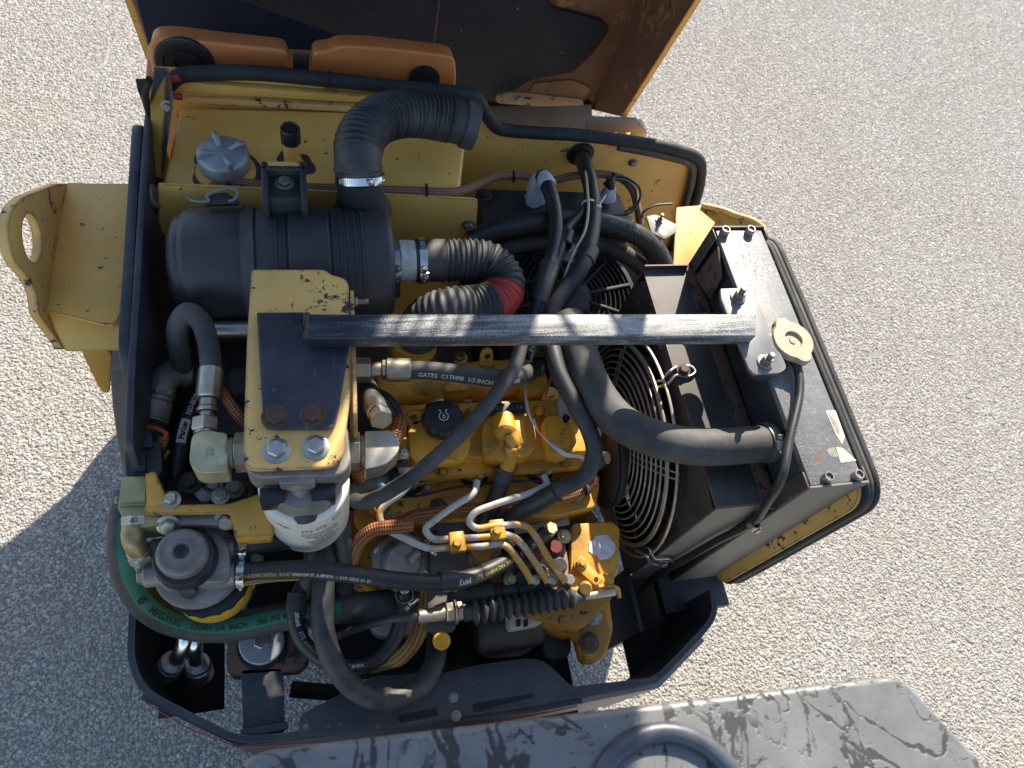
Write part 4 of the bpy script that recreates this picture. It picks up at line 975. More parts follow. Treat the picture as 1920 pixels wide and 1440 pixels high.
def shroud():
    t = thing('fan_shroud', 'rust-flecked black sheet fan shroud in front of the radiator core', 'shroud', (.645, .55, .60))
    x0, x1, ya, yb, zt, zb = .600, .690, .312, .786, 1.048, .60
    bm = bmesh.new(); prism(bm, [V((x0, ya, zt)), V((x1, ya, zt)), V((x1, yb, zt)), V((x0, yb, zt))], (0, 0, -.003), 0); new_obj('top_sheet', bm, 'shroud_paint', t)
    # face with the round fan opening
    cy, cz, R = .535, .815, .205
    bm = bmesh.new(); n = 48; outer = []; inner = []
    for k in range(n):
        a = 2 * math.pi * k / n; dy, dz = math.cos(a), math.sin(a)
        s = min((yb - cy) / abs(dy) if dy > 0 and abs(dy) > 1e-6 else 9, (cy - ya) / abs(dy) if dy < 0 and abs(dy) > 1e-6 else 9, (zt - .004 - cz) / dz if dz > 1e-6 else 9, (cz - zb) / -dz if dz < -1e-6 else 9)
        outer.append((cy + dy * s, cz + dz * s)); inner.append((cy + dy * R, cz + dz * R))
    for xx, flip in ((x0, 0), (x0 + .003, 1)):
        A = [bm.verts.new((xx, y, z)) for y, z in outer]; B = [bm.verts.new((xx, y, z)) for y, z in inner]
        for k in range(n): bm.faces.new((A[k], A[(k + 1) % n], B[(k + 1) % n], B[k]))
    new_obj('fan_face', bm, 'shroud_paint', t)
    new_obj('throat', revb((x0 - .012, cy, cz), (1, 0, 0), [(0, R + .004), (.0, R), (.05, R), (.05, R + .004)], 64, cap0=False, cap1=False), 'black_paint', t)
    new_obj('near_side', prismb([V((x0, ya, zt - .001)), V((x1, ya, zt - .001)), V((x1, ya, zb)), V((x0, ya, zb))], (0, -.003, 0), 0), 'bounce_sheet', t)
    new_obj('far_side', prismb([V((x0, yb, zt + .012)), V((x1, yb, zt + .012)), V((x1, yb, zb)), V((x0, yb, zb))], (0, .003, 0), 0), 'shroud_paint', t)
    # fan behind the guard
    f = thing('cooling_fan', 'dark bladed cooling fan turning inside the wire guard', 'fan', (.60, cy, cz - .2))
    new_obj('fan_hub', revb((.56, cy, cz), (1, 0, 0), [(0, .03), (.004, .05), (.03, .055), (.05, .05)], 32), 'dark_casting', f)
    for k in range(7):
        a = 2 * math.pi * k / 7; d = V((0, math.cos(a), math.sin(a))); e = V((0, -math.sin(a), math.cos(a)))
        q = [V((.57, cy, cz)) + d * .045 - e * .02, V((.57, cy, cz)) + d * .19 - e * .045, V((.60, cy, cz)) + d * .195 + e * .04, V((.60, cy, cz)) + d * .05 + e * .022]
        new_obj('fan_blade', prismb(q, (.002, 0, 0), .0005), 'dark_casting', f)
    return cy, cz
FAN = shroud()

def fan_guard():
    cy, cz = FAN[0], FAN[1]; xo = .585
    t = thing('fan_guard', 'grey wire fan guard of many concentric rings', 'fan guard', (xo, cy, cz - .22))
    def cp(r): return V((xo - .045 + .040 * (r / .225) ** 2, cy, cz))
    for k in range(15):
        r = .225 - k * .0125 if k > 1 else .225 - k * .021
        c = cp(r); n = 64
        ring = [c + V((0, math.cos(2 * math.pi * i / n), math.sin(2 * math.pi * i / n))) * r for i in range(n)]
        bm = bmesh.new(); sweep(bm, ring, .0027 if k < 2 else .0020, 6, closed=True); new_obj('guard_ring', bm, 'wire_grey', t, 60)
    for a in (-50, 40, 130, 220):
        a = math.radians(a)
        for o in (-.006, .006):
            d = V((0, math.cos(a), math.sin(a))); e = V((0, -math.sin(a), math.cos(a)))
            pipe('guard_spoke', [cp(r) + d * r + e * o + V((.003, 0, 0)) for r in (.045, .09, .14, .19, .226)], .0018, 'wire_grey', t, 6, sm=3)
    # mounting loops
    def loop(pts): pipe('mounting_loop', pts, .0030, 'steel', t, 8)
    loop([W(1212, 716, .99), W(1244, 712, 1.03), W(1252, 700, 1.05), W(1270, 688, 1.052), W(1296, 688, 1.052), W(1303, 697, 1.052), W(1292, 706, 1.052), W(1268, 704, 1.052), W(1254, 718, 1.045), W(1236, 726, 1.02), W(1216, 730, .98)])
    bolt(t, W(1281, 694, 1.055), (0, 0, 1), .009, .006, 'rust_plate')
    y = .306
    loop([WY(1192, 1030, y + .03), WY(1212, 1042, y), WY(1222, 1056, y - .002), WY(1252, 1060, y - .004), WY(1262, 1054, y - .004), WY(1250, 1047, y - .004), WY(1228, 1047, y - .002), WY(1218, 1030, y + .01), WY(1212, 1024, y + .03)])
    bolt(t, WY(1243, 1055, y - .006), (0, -1, .2), .007, .006, 'bolt_steel')
fan_guard()

def radiator_hoses():
    t = thing('radiator_hose', 'thick grey rubber coolant hose sweeping into the radiator', 'hose', W(1250, 800, .98))
    pts = pxp([(1062, 600, 1.02), (1088, 660, 1.035), (1118, 735, 1.05), (1165, 792, 1.065), (1240, 826, 1.08), (1320, 838, 1.09), (1400, 834, 1.095), (1468, 828, 1.095)])
    o, path = pipe('hose_body', pts, .0305, 'rubber_dusty', t, 28, sm=10)
    clamp(t, W(1438, 830, 1.095), (1, .02, .0), .031, .014, 'zinc', at=(.3, .1, 1))
    t2 = thing('overflow_tube', 'thin black overflow tube running down the radiator from its cap', 'tube', W(1400, 980, .95))
    pts = pxp([(1486, 672, 1.165), (1497, 696, 1.164), (1499, 735, 1.162), (1480, 825, 1.160), (1466, 895, 1.15), (1440, 940, 1.09)]) + [V((.690, .296, .99)), V((.672, .297, .90)), V((.655, .297, .78)), V((.640, .297, .66)), V((.625, .285, .60))]
    pipe('tube_body', pts, .0072, 'rubber_clean', t2, 12)
    cl = V((.690, .292, .985)); new_obj('p_clip', revb(cl, (.2, .1, 1), [(0, .0075), (0, .0095), (.012, .0095), (.012, .0075)], 20, cap0=False, cap1=False), 'zinc', t2)
    bolt(t2, cl + V((.012, -.004, -.006)), (0, -1, .2), .006, .005, 'zinc')
radiator_hoses()

# ================================================================== yellow side brackets (tie-down steps)
def left_step():
    t = thing('tie_down_bracket', 'yellow folded bracket with oval hand hole outside the left plate', 'bracket', W(150, 600, .7), 'tie-down brackets on the machine sides')
    z0 = .985
    new_obj('deck', prismb(rnd([W(126, 343, z0), W(252, 345, z0), W(226, 590, z0), W(212, 612, z0), W(70, 578, z0)], [.004, .002, .01, .02, .01], 3), (0, 0, -.008), .002), 'yellow_paint', t)
    # front fold sloping down
    q = [W(84, 578, z0 - .002), W(214, 592, z0 - .002), WY(252, 656, .715), WY(122, 658, .715)]
    new_obj('front_fold', prismb([q[0], q[1], q[2], q[3]], (0, .004, -.008), .002), 'yellow_paint', t)
    new_obj('front_fold', prismb([q[1], W(226, 588, z0 - .002), WY(258, 640, .725), q[2]], (0, .004, -.008), .001), 'yellow_paint', t)
    # upright cheek with oval hand hole
    X = -.425
    out = rnd([WX(px, py, X) for px, py in ((140, 345), (112, 344), (88, 352), (46, 368), (24, 388), (15, 422), (17, 455), (28, 492), (54, 520), (68, 548), (74, 590), (122, 656), (92, 585), (110, 470))], [.004, .01, .004, .01, .02, .02, .02, .02, .01, .01, .004, .004, .004, .004], 4)
    hole = []
    for k in range(28):
        a = 2 * math.pi * k / 28; ex, ey = 17.5 * math.cos(a), 46 * math.sin(a); ro = math.radians(-7)
        hole.append(WX(61 + ex * math.cos(ro) - ey * math.sin(ro), 446 + ex * math.sin(ro) + ey * math.cos(ro), X))
    bm = bmesh.new(); ed = []
    for lp in (out, hole):
        vs = [bm.verts.new(p) for p in lp]
        ed += [bm.edges.new((vs[i], vs[(i + 1) % len(vs)])) for i in range(len(vs))]
    fs = bmesh.ops.triangle_fill(bm, edges=ed, use_beauty=True)['geom']; fs = [f for f in fs if isinstance(f, bmesh.types.BMFace)]
    ex_ = bmesh.ops.extrude_face_region(bm, geom=fs)['geom']
    for v in ex_:
        if isinstance(v, bmesh.types.BMVert): v.co.x -= .015
    bmesh.ops.recalc_face_normals(bm, faces=bm.faces[:])
    bmesh.ops.bevel(bm, geom=[e for e in bm.edges if e.calc_face_angle(0) > .9], offset=.0025, segments=2, profile=.5, affect='EDGES')
    new_obj('hand_hole_cheek', bm, 'bracket_paint', t)
    new_obj('lower_web', prismb(rnd([WY(150, 655, .73), WY(210, 655, .73), WY(206, 738, .73), WY(190, 735, .73)], .02, 3), (0, .01, 0), .002), 'lid_yellow', t)
    # right-hand twin
    t2 = thing('tie_down_bracket', 'bright yellow folded bracket outside the right plate behind the radiator', 'bracket', W(1330, 430, .7), 'tie-down brackets on the machine sides')
    z1 = .93
    new_obj('deck', prismb(rnd([W(1268, 388, z1), W(1318, 384, z1), W(1350, 396, z1), W(1300, 520, z1), W(1262, 500, z1)], .004, 2), (0, 0, -.008), .002), 'lid_yellow', t2)
    new_obj('cheek', prismb(rnd([W(1318, 386, z1), W(1360, 396, z1 + .01), W(1420, 420, z1 + .01), W(1434, 440, z1 + .0), W(1420, 500, z1 - .05), W(1330, 500, z1 - .08)], [.003, .01, .015, .01, .01, 0], 3), (.008, .004, -.010), .003), 'lid_yellow', t2)
    pipe('cheek_rim', [W(1316, 385, z1 + .002), W(1356, 394, z1 + .014), W(1376, 402, z1 + .014), W(1412, 414, z1 + .012), W(1430, 428, z1 + .006), W(1438, 446, z1 - .01)], .0065, 'bracket_paint', t2, 10)
left_step()
# ================================================================== battery, oil-cooler fan and cables by the bulkhead
simple('bracket_grey2', (.22, .21, .20), .6, .1, .2, 40, .4, (.30, .27, .23), .15)
simple('battery_black', (.018, .019, .023), .45, 0, .25, 18, .4, (.055, .055, .058), .1)
simple('grease', (.52, .54, .57), .55, 0, .2, 40, .55, (.28, .28, .28), .6, 70)
def battery():
    t = thing('battery', 'black battery box below the bulkhead with grease-smeared terminal', 'battery', W(1040, 420, .72))
    zt = .985
    q = [W(893, 352, zt), W(1160, 360, zt), W(1190, 428, zt), W(905, 420, zt)]
    bm = bmesh.new(); prism(bm, q, (0, 0, -.22), .006, 3); new_obj('case', bm, 'battery_black', t)
    new_obj('lid_step', prismb([W(905, 398, zt + .012), W(1186, 404, zt + .012), W(1192, 430, zt + .012), W(905, 424, zt + .012)], (0, 0, -.02), .003), 'battery_black', t)
    bolt(t, W(908, 366, zt), (0, 0, 1), .011, .008, 'rubber')
    p = W(1012, 368, zt + .01)
    # greased terminal and its clamp
    bm = bmesh.new(); revolve(bm, p - V((.008, 0, .01)), (-.1, .1, 1), [(0, .024), (.012, .021), (.03, .018), (.05, .016), (.06, .010), (.063, .001)], 24, lobes=lambda a, s: .10 * math.sin(3 * a + s * 120) + .05 * math.sin(7 * a)); new_obj('terminal', bm, 'grease', t)
    p2 = W(1137, 372, zt + .01)
    bm = bmesh.new(); revolve(bm, p2, (0, .15, 1), [(0, .018), (.012, .016), (.02, .012), (.03, .012), (.034, .008)], 20, lobes=lambda a, s: .10 * math.sin(3 * a + 1)); new_obj('terminal', bm, 'grease', t)
    new_obj('terminal_boot', cylb(p2 + V((0, 0, .028)), p2 + V((-.004, .012, .05)), .0095), 'rubber_clean', t)
    # hold-down angle with round hole
    hb = W(1240, 420, 1.0)
    bmq = [W(1212, 405, 1.0), W(1230, 402, 1.0), W(1268, 420, 1.0), W(1266, 436, 1.0), W(1246, 448, 1.0), W(1222, 436, 1.0)]
    new_obj('hold_down', prismb(rnd(bmq, .004, 3), (0, 0, -.005), .001), 'bracket_grey2', t)
    new_obj('hold_down_hole', revb(W(1243, 436, 1.0005), (0, 0, 1), [(0, .0085), (.0006, .0085)], 20), 'yellow_knob', t)
    bolt(t, W(1236, 414, 1.0), (0, 0, 1), .006, .008, 'bolt_steel', stud=.01)
battery()

def cooler_fan():
    t = thing('oil_cooler_fan', 'black ribbed electric cooler fan grille deep behind the ducts', 'fan', W(1080, 560, .70))
    c = W(1072, 556, .86); ax = V((.10, -.22, 1)).normalized(); u, w, _ = frame_of(ax, (1, 0, 0)); R = .145
    new_obj('fan_ring', revb(c - ax * .03, ax, [(0, R + .012), (.03, R + .012), (.034, R + .006), (.034, R), (.0, R - .004)], 64, cap0=False, cap1=False), 'black_plastic', t)
    new_obj('fan_frame', prismb(rnd([c + u * a + w * b - ax * .03 for a, b in ((-.17, -.17), (.17, -.17), (.17, .17), (-.17, .17))], .03, 4), ax * -.012, .003), 'void_black', t)
    for k in range(9):
        r = .045 + k * .0115; n = 56
        ring = [c + (u * math.cos(2 * math.pi * i / n) + w * math.sin(2 * math.pi * i / n)) * r for i in range(n)]
        bm = bmesh.new(); sweep(bm, ring, .0022, 6, closed=True); new_obj('grille_ring', bm, 'black_plastic', t, 60)
    for k in range(12):
        a = 2 * math.pi * k / 12 + .2; d = u * math.cos(a) + w * math.sin(a); e = ax.cross(d)
        new_obj('grille_rib', prismb([c + d * .04 - e * .003, c + d * R - e * .003, c + d * R + e * .003, c + d * .04 + e * .003], ax * .005, .0008), 'black_plastic', t)
    new_obj('motor_hub', revb(c - ax * .01, ax, [(0, .045), (.012, .044), (.016, .036), (.017, .001)], 40), 'black_plastic', t)
    for k in range(3):
        a = math.radians(35 + 25 * k); d = u * math.cos(a) + w * math.sin(a)
        new_obj('frame_tab', boxb(c + d * (R + .02), (.030, .022, .012), None, .003), 'black_plastic', t)
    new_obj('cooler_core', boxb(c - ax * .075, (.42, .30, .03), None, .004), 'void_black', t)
cooler_fan()

def back_hoses():
    def hose(label, pts, r, mat='rubber_clean', n=18, cat='hose', name='rubber_hose', grp=None):
        t = thing(name, label, cat, W(pts[len(pts) // 2][0], pts[len(pts) // 2][1], pts[len(pts) // 2][2] - r), grp)
        o, path = pipe('hose_body', pxp(pts), r, mat, t, n); return t, path
    t, p = hose('thick black hose with faint white print arching over the cooler fan', [(880, 452, .98), (930, 432, 1.0), (1000, 418, 1.02), (1080, 412, 1.025), (1150, 424, 1.02), (1205, 448, 1.0), (1238, 486, .96), (1250, 530, .88)], .021)
    L = sum((b - a).length for a, b in zip(p, p[1:]))
    text_path('40R22  2A117507', .013, p, L * .62, .021, 'print_grey', t, theta=.35)
    new_obj('hose_sleeve', revb(W(1222, 462, .985), W(1240, 490, .955) - W(1222, 462, .985), [(0, .0215), (.001, .0235), (.032, .0235), (.033, .0215)], 28, cap0=False, cap1=False), 'rubber_clean', t)
    hose('black hose lying just below the printed thick hose', [(890, 480, .95), (950, 462, .96), (1030, 448, .965), (1110, 452, .965), (1170, 476, .95), (1210, 510, .92), (1225, 560, .86)], .018, 'rubber')
    # battery cable with grey heat-shrink boot
    t, p = hose('heavy black battery cable with grey shrink boot', [(1016, 330, 1.05), (1028, 352, 1.06), (1038, 385, 1.06), (1042, 430, 1.06), (1032, 490, 1.055), (1015, 545, 1.04), (1005, 590, 1.01), (1000, 640, .98)], .0145, name='battery_cable', cat='cable')
    new_obj('shrink_boot', revb(W(1017, 326, 1.053), W(1034, 366, 1.06) - W(1017, 326, 1.053), [(0, .008), (.004, .0125), (.016, .0165), (.034, .0185), (.037, .0165)], 24), 'grease', t)
    new_obj('cable_sleeve', revb(W(1029, 492, 1.056), W(1010, 560, 1.035) - W(1029, 492, 1.056), [(0, .015), (.001, .0168), (.08, .0168)], 24, cap0=False, cap1=False), 'rubber_clean', t)
    # trunk from grommet
    t, p = hose('black cable trunk leaving the bulkhead grommet with a white tie', [(1087, 283, .965), (1094, 305, 1.01), (1108, 350, 1.04), (1112, 400, 1.05), (1106, 450, 1.055), (1092, 495, 1.06), (1068, 535, 1.05), (1040, 580, 1.03), (1020, 640, 1.0)], .0165, name='power_cable', cat='cable')
    p0 = W(1106, 387, 1.052)
    new_obj('zip_tie', revb(W(1105, 386, 1.047), W(1111, 400, 1.05) - W(1108, 350, 1.04), [(0, .0165), (0, .0178), (.005, .0178), (.005, .0165)], 28, cap0=False, cap1=False), 'white_plastic', t)
    new_obj('tie_head', boxb(W(1122, 388, 1.062), (.010, .007, .008), None, .001), 'white_plastic', t)
    pipe('tie_tail', pxp([(1122, 388, 1.062), (1128, 378, 1.065), (1136, 366, 1.066)]), .0018, 'white_plastic', t, 6)
    pipe('cream_wire', pxp([(1090, 286, 1.0), (1096, 310, 1.03), (1101, 350, 1.062), (1103, 395, 1.07), (1096, 435, 1.07), (1078, 470, 1.06), (1062, 510, 1.05), (1048, 560, 1.03)]), .0027, 'cream_wire', t, 8)
    new_obj('cable_sleeve', revb(W(1105, 468, 1.056), W(1092, 496, 1.06) - W(1105, 468, 1.056), [(0, .0165), (.001, .0195), (.034, .0195), (.035, .0165)], 24, cap0=False, cap1=False), 'rubber_clean', t)
    t, p = hose('slimmer black cable branching from the trunk with a sleeve', [(1098, 382, 1.035), (1085, 405, 1.045), (1062, 432, 1.055), (1052, 460, 1.06), (1040, 500, 1.055), (1022, 550, 1.04), (1010, 600, 1.01)], .0105, name='branch_cable', cat='cable')
    new_obj('cable_sleeve', revb(W(1066, 437, 1.056), W(1056, 472, 1.06) - W(1066, 437, 1.056), [(0, .0105), (.001, .0135), (.034, .0135), (.035, .0105)], 24, cap0=False, cap1=False), 'rubber_clean', t)
    # steel clip and bolt between the cables
    cb = thing('cable_clip', 'steel clip plate with bolt between the two black cables', 'clip', W(1072, 470, 1.0))
    new_obj('clip_plate', prismb(rnd([W(1062, 452, 1.03), W(1082, 458, 1.03), W(1076, 492, 1.03), W(1056, 486, 1.03)], .004, 3), (0, 0, -.004), .001), 'plate_metal', cb)
    bolt(cb, W(1071, 472, 1.03), (0, -.2, 1), .0105, .009, 'plate_metal')
    # braided loom along the tank and bulkhead
    t, p = hose('brown braided wiring loom along the tank front and bulkhead', [(395, 372, 1.06), (398, 352, 1.088), (430, 343, 1.095), (520, 350, 1.095), (640, 354, 1.092), (760, 358, 1.09), (852, 360, 1.085), (890, 348, 1.05), (930, 332, 1.02), (985, 330, 1.0), (1030, 338, .99), (1075, 330, .985), (1120, 326, .98), (1165, 335, .975), (1185, 355, .97), (1196, 392, .95), (1200, 420, .93)], .0085, 'loom_brown', 12, 'wiring loom', 'wiring_loom')
    for x, y, z in ((428, 342, 1.095), (800, 357, 1.089), (963, 331, 1.005), (1150, 334, .976)):
        new_obj('cable_tie', boxb(W(x, y, z + .004), (.005, .020, .018), None, .002), 'cap_plastic', t)
        new_obj('tie_tail', boxb(W(x, y + 7, z + .004), (.004, .010, .004), None, .001), 'cap_plastic', t)
    t = thing('sensor_wires', 'pair of thin black wires looping over the battery', 'wire', W(1180, 380, .95))
    pipe('wire', pxp([(1132, 345, 1.03), (1150, 331, 1.03), (1180, 336, 1.03), (1200, 356, 1.02), (1196, 382, 1.0), (1176, 402, .99), (1150, 404, .985)]), .0026, 'rubber_clean', t, 8)
    pipe('wire', pxp([(1134, 348, 1.03), (1154, 336, 1.035), (1176, 341, 1.03), (1192, 358, 1.02), (1190, 384, 1.0), (1172, 398, .99)]), .0024, 'rubber_clean', t, 8)
    pipe('wire', pxp([(1204, 408, .97), (1206, 398, .99), (1226, 386, 1.0), (1260, 382, 1.0)]), .0024, 'rubber_clean', t, 8)
back_hoses()
# ================================================================== diesel engine
def slab(poly, z, h, mat, name, par, r=.006, bev=.003, seg=3):
    return new_obj(name, prismb(rnd([W(x, y, z) for x, y in poly], r, 3), (0, 0, -h), bev, seg), mat, par)
def engine():
    t = thing('diesel_engine', 'yellow three-cylinder diesel engine with black oil cap in the bay', 'engine', (.28, .42, .50))
    E = 'engine_paint'
    # block and head
    slab([(668, 878), (760, 868), (1110, 852), (1125, 905), (1118, 950), (1040, 968), (690, 985), (664, 960)], .875, .34, E, 'cylinder_head', t, .01, .006)
    slab([(640, 955), (760, 965), (1100, 945), (1130, 985), (1150, 1120), (1090, 1180), (800, 1100), (640, 1080)], .80, .26, 'engine_block', 'engine_block', t, .01, .006)
    slab([(700, 985), (800, 975), (1060, 962), (1075, 985), (800, 1060), (700, 1060)], .835, .06, E, 'block_deck', t, .01, .006)
    # rocker cover: base flange, body and three domes
    slab([(722, 762), (1098, 746), (1128, 860), (1112, 874), (742, 898), (726, 872)], .925, .02, E, 'cover_flange', t, .008, .003)
    slab([(728, 760), (1095, 746), (1110, 846), (738, 866)], .952, .03, E, 'rocker_cover', t, .012, .007, 4)
    slab([(764, 786), (880, 778), (884, 840), (868, 864), (782, 868), (766, 850)], .972, .028, E, 'cover_dome', t, .02, .009, 4)
    slab([(906, 782), (1000, 776), (1008, 838), (988, 858), (918, 860), (904, 842)], .974, .03, E, 'cover_dome', t, .02, .009, 4)
    slab([(1018, 780), (1066, 776), (1078, 838), (1062, 852), (1028, 850)], .985, .04, E, 'cover_dome', t, .012, .006, 4)
    slab([(738, 800), (764, 796), (770, 866), (742, 872)], .965, .03, E, 'cover_dome', t, .012, .006, 4)
    # intake manifold: long casting with flange and boss
    a, b = W(706, 728, .925), W(1012, 708, .925)
    new_obj('intake_manifold', revb(a, b - a, [(0, .026), (.01, .034), (.04, .037), ((b - a).length - .03, .037), ((b - a).length - .008, .031), ((b - a).length, .018)], 32), E, t)
    slab([(700, 742), (1040, 724), (1056, 750), (1000, 756), (720, 766)], .915, .04, E, 'manifold_flange', t, .01, .004)
    new_obj('manifold_web', prismb([W(700, 724, .952), W(722, 722, .952), W(728, 752, .93), (W(704, 752, .93))], (0, 0, -.05), .004), E, t)
    slab([(826, 690), (880, 686), (882, 730), (832, 734)], .958, .05, E, 'manifold_boss', t, .008, .006)
    slab([(980, 690), (1022, 694), (1030, 726), (1000, 742), (976, 726)], .965, .06, E, 'thermostat_boss', t, .012, .008)
    lug = rnd([W(898, 690, .968), W(901, 664, .995), W(912, 656, 1.0), W(924, 660, .998), W(926, 688, .968)], .006, 4)
    new_obj('lifting_lug', prismb(lug, (0, .006, .002), .001), E, t)
    new_obj('lug_hole', revb(W(914, 668, .993) + V((0, -.0004, 0)), (0, -1, .35), [(0, .0052), (.0008, .0052)], 20), 'void_black', t)
    for x, y, z in ((876, 742, .925), (998, 738, .93), (862, 672, .945)): bolt(t, W(x, y, z), (0, 0, 1), .0095, .010, 'brass')
    for x, y in ((886, 778), (1010, 775)):
        bm = bmesh.new(); p = W(x, y, .958); revolve(bm, p, (0, 0, 1), [(0, .014), (.004, .013), (.004, .009)], 20); cyl(bm, p + V((0, 0, .004)), p + V((0, 0, .013)), .0095, 6); revolve(bm, p + V((0, 0, .013)), (0, 0, 1), [(0, .008), (.004, .006), (.005, .001)], 16); new_obj('cover_bolt', bm, E, t)
    for x, y, z in ((776, 783, .972), (876, 798, .978)):
        p = W(x, y, z); new_obj('threaded_boss', revb(p - V((0, 0, .02)), (0, 0, 1), [(0, .017), (.018, .0145), (.02, .0125), (.02, .0065), (.008, .006), (.008, .0005)], 24), E, t)
    for x, y in ((882, 842), (1010, 838), (755, 850)):
        bolt(t, W(x, y, .935), (0, -.1, 1), .008, .009, 'bolt_steel')
    slab([(742, 884), (1108, 858), (1112, 868), (744, 896)], .915, .006, 'brass_edge', 'gasket_rail', t, .003, .001)
    # name plate
    npz = .956
    slab([(900, 759), (984, 753), (986, 772), (902, 779)], npz + .002, .004, 'plate_dark', 'name_plate', t, .002, .001)
    rr = (W(984, 760, npz) - W(902, 766, npz)).normalized(); text_flat('CATERPILLAR', .0125, W(943, 766, npz + .0022), rr, V((0, 0, 1)).cross(rr), 'print_grey', t, bold=.0003)
    # oil filler cap
    c = W(828, 790, .975)
    cap = new_obj('oil_cap', revb(c, (0, -.08, 1), [(0, .030), (.004, .034), (.020, .034), (.025, .031), (.027, .026), (.0275, .001)], 80, lobes=lambda a, s: (.045 * math.cos(8 * a) if s < .024 else .02 * math.cos(8 * a) if s < .0265 else 0)), 'cap_plastic', t)
    ct = c + V((0, -.0022, .0278)); bm = bmesh.new(); up = V((0, 1, .08)).normalized(); rt = V((1, 0, 0))
    def oc(x, y): return ct + rt * x + up * y + V((0, 0, .0006))
    def stroke(p, q, w=.0008):
        p, q = V((p[0], p[1], 0)), V((q[0], q[1], 0)); d = (q - p).normalized(); e = V((-d.y, d.x, 0)) * w
        bm.faces.new([bm.verts.new(oc(*(v.x, v.y))) for v in (p - e, q - e, q + e, p + e)])
    n = 20; pr_ = None
    pts = [(.0075 * math.sin(math.radians(a)), -.002 + .0075 * -math.cos(math.radians(a))) for a in range(-150, 151, 15)]
    for p, q in zip(pts, pts[1:]): stroke(p, q)
    stroke(pts[0], (-.0042, .0085)); stroke(pts[-1], (.0042, .0085)); stroke((-.0065, .0085), (-.0040, .0085)); stroke((.0065, .0085), (.0040, .0085)); stroke((-.0065, .0085), (-.0060, .0105)); stroke((.0065, .0085), (.006, .0105))
    dp = [(0, .0025), (.0022, -.0025), (.0016, -.0048), (0, -.0056), (-.0016, -.0048), (-.0022, -.0025), (0, .0025)]
    for p, q in zip(dp, dp[1:]): stroke(p, q, .0006)
    new_obj('oil_symbol', bm, 'print_white', cap, None)
    # breather elbow
    p = [W(952, 772, .992), W(956, 800, .998), W(962, 822, .994), W(956, 850, .965), W(944, 890, .93)]
    new_obj('breather_elbow', cylb(W(944, 782, .985), W(948, 815, 1.000), .0185, 28, .004), E, t)
    slab([(930, 790), (985, 786), (992, 830), (940, 836)], .985, .03, E, 'breather_base', t, .008, .006)
    pipe('breather_pipe', [W(956, 812, .997), W(962, 828, .99), W(958, 856, .965), W(946, 888, .935)], .0128, E, t, 20)
    nutstack(t, W(961, 832, .988), W(957, 856, .965) - W(961, 832, .988), [(.012, .0175, 6)], E, 'breather_nut')
    # right end: pump housing and flange ear
    ear = rnd([W(1045, 745, .985), W(1054, 742, .985), W(1072, 786, .985), W(1068, 794, .985), W(1056, 794, .985), W(1050, 780, .985)], .006, 3)
    new_obj('flange_ear', prismb(ear, (0, 0, -.016), .002), 'plate_metal', t)
    new_obj('ear_hole', revb(W(1062, 783, .9853), (0, 0, 1), [(0, .0065), (.0006, .0065)], 16), 'void_black', t)
    slab([(1040, 792), (1072, 788), (1082, 830), (1066, 850), (1046, 848)], .972, .04, E, 'pump_housing', t, .006, .004)
    for x, y, z, r in ((1095, 815, .93, .020), (1112, 860, .92, .022), (1088, 850, .90, .02), (1130, 800, .90, .02)):
        p = W(x, y, z); bm = bmesh.new(); revolve(bm, p, (.6, -.3, .7), [(0, r), (.012, r), (.014, r * .8), (.02, r * .55), (.03, r * .5)], 20); new_obj('coolant_fitting', bm, 'dark_casting', t)
    # fan belt pulley at the right
    pc = V((.505, .50, .84))
    new_obj('crank_pulley', revb(pc, (1, 0, 0), [(0, .095), (.004, .10), (.010, .090), (.020, .100), (.024, .095), (.03, .03)], 64), 'dark_casting', t)
    belt = [V((.517, .50 + .098 * math.cos(a), .84 + .098 * math.sin(a))) for a in [2 * math.pi * k / 48 for k in range(48)]]
    bm = bmesh.new(); sweep(bm, belt, .006, 8, closed=True); new_obj('fan_belt', bm, 'belt_rubber', t)
    new_obj('timing_cover', boxb((.455, .40, .66), (.05, .24, .24), None, .015, 3), 'engine_block', t)
    # injectors with return rail
    inj = [(766, 905), (888, 892), (1010, 884)]
    for x, y in inj:
        p = W(x, y, .872); d = V((.10, -.30, 1)).normalized(); bm = bmesh.new()
        revolve(bm, p, d, [(0, .022), (.004, .0195), (.006, .015), (.020, .0145), (.022, .012)], 24)
        cyl(bm, p + d * .022, p + d * .034, .0140, 6); cyl(bm, p + d * .034, p + d * .046, .0118, 6); revolve(bm, p + d * .046, d, [(0, .0105), (.004, .009), (.006, .005)], 20)
        new_obj('injector', bm, 'injector_steel', t)
        new_obj('injector_seat', revb(p + V((0, 0, .003)), (0, 0, 1), [(0, .026), (.001, .024), (.0015, .016)], 24, cap0=False, cap1=False), 'void_black', t)
    pipe('return_line', pxp([(700, 916, .885), (760, 914, .90), (800, 905, .892), (880, 892, .90), (920, 890, .895), (960, 884, .895), (1005, 882, .90), (1040, 884, .89)]), .0032, 'brass_edge', t, 8)
    for p0, d0 in (((845, 925, .8765), 'NOZZLE'), ((925, 906, .8765), 'NE')):
        rr = (W(p0[0] + 60, p0[1] - 6, p0[2]) - W(p0[0], p0[1], p0[2])).normalized()
    text_flat('HOLE', .022, W(836, 922, .8762), rr, V((0, 0, 1)).cross(rr), E, t, 'cast_lettering', bold=.0006)
    text_flat('NE', .022, W(920, 912, .8762), rr, V((0, 0, 1)).cross(rr), E, t, 'cast_lettering', bold=.0006)
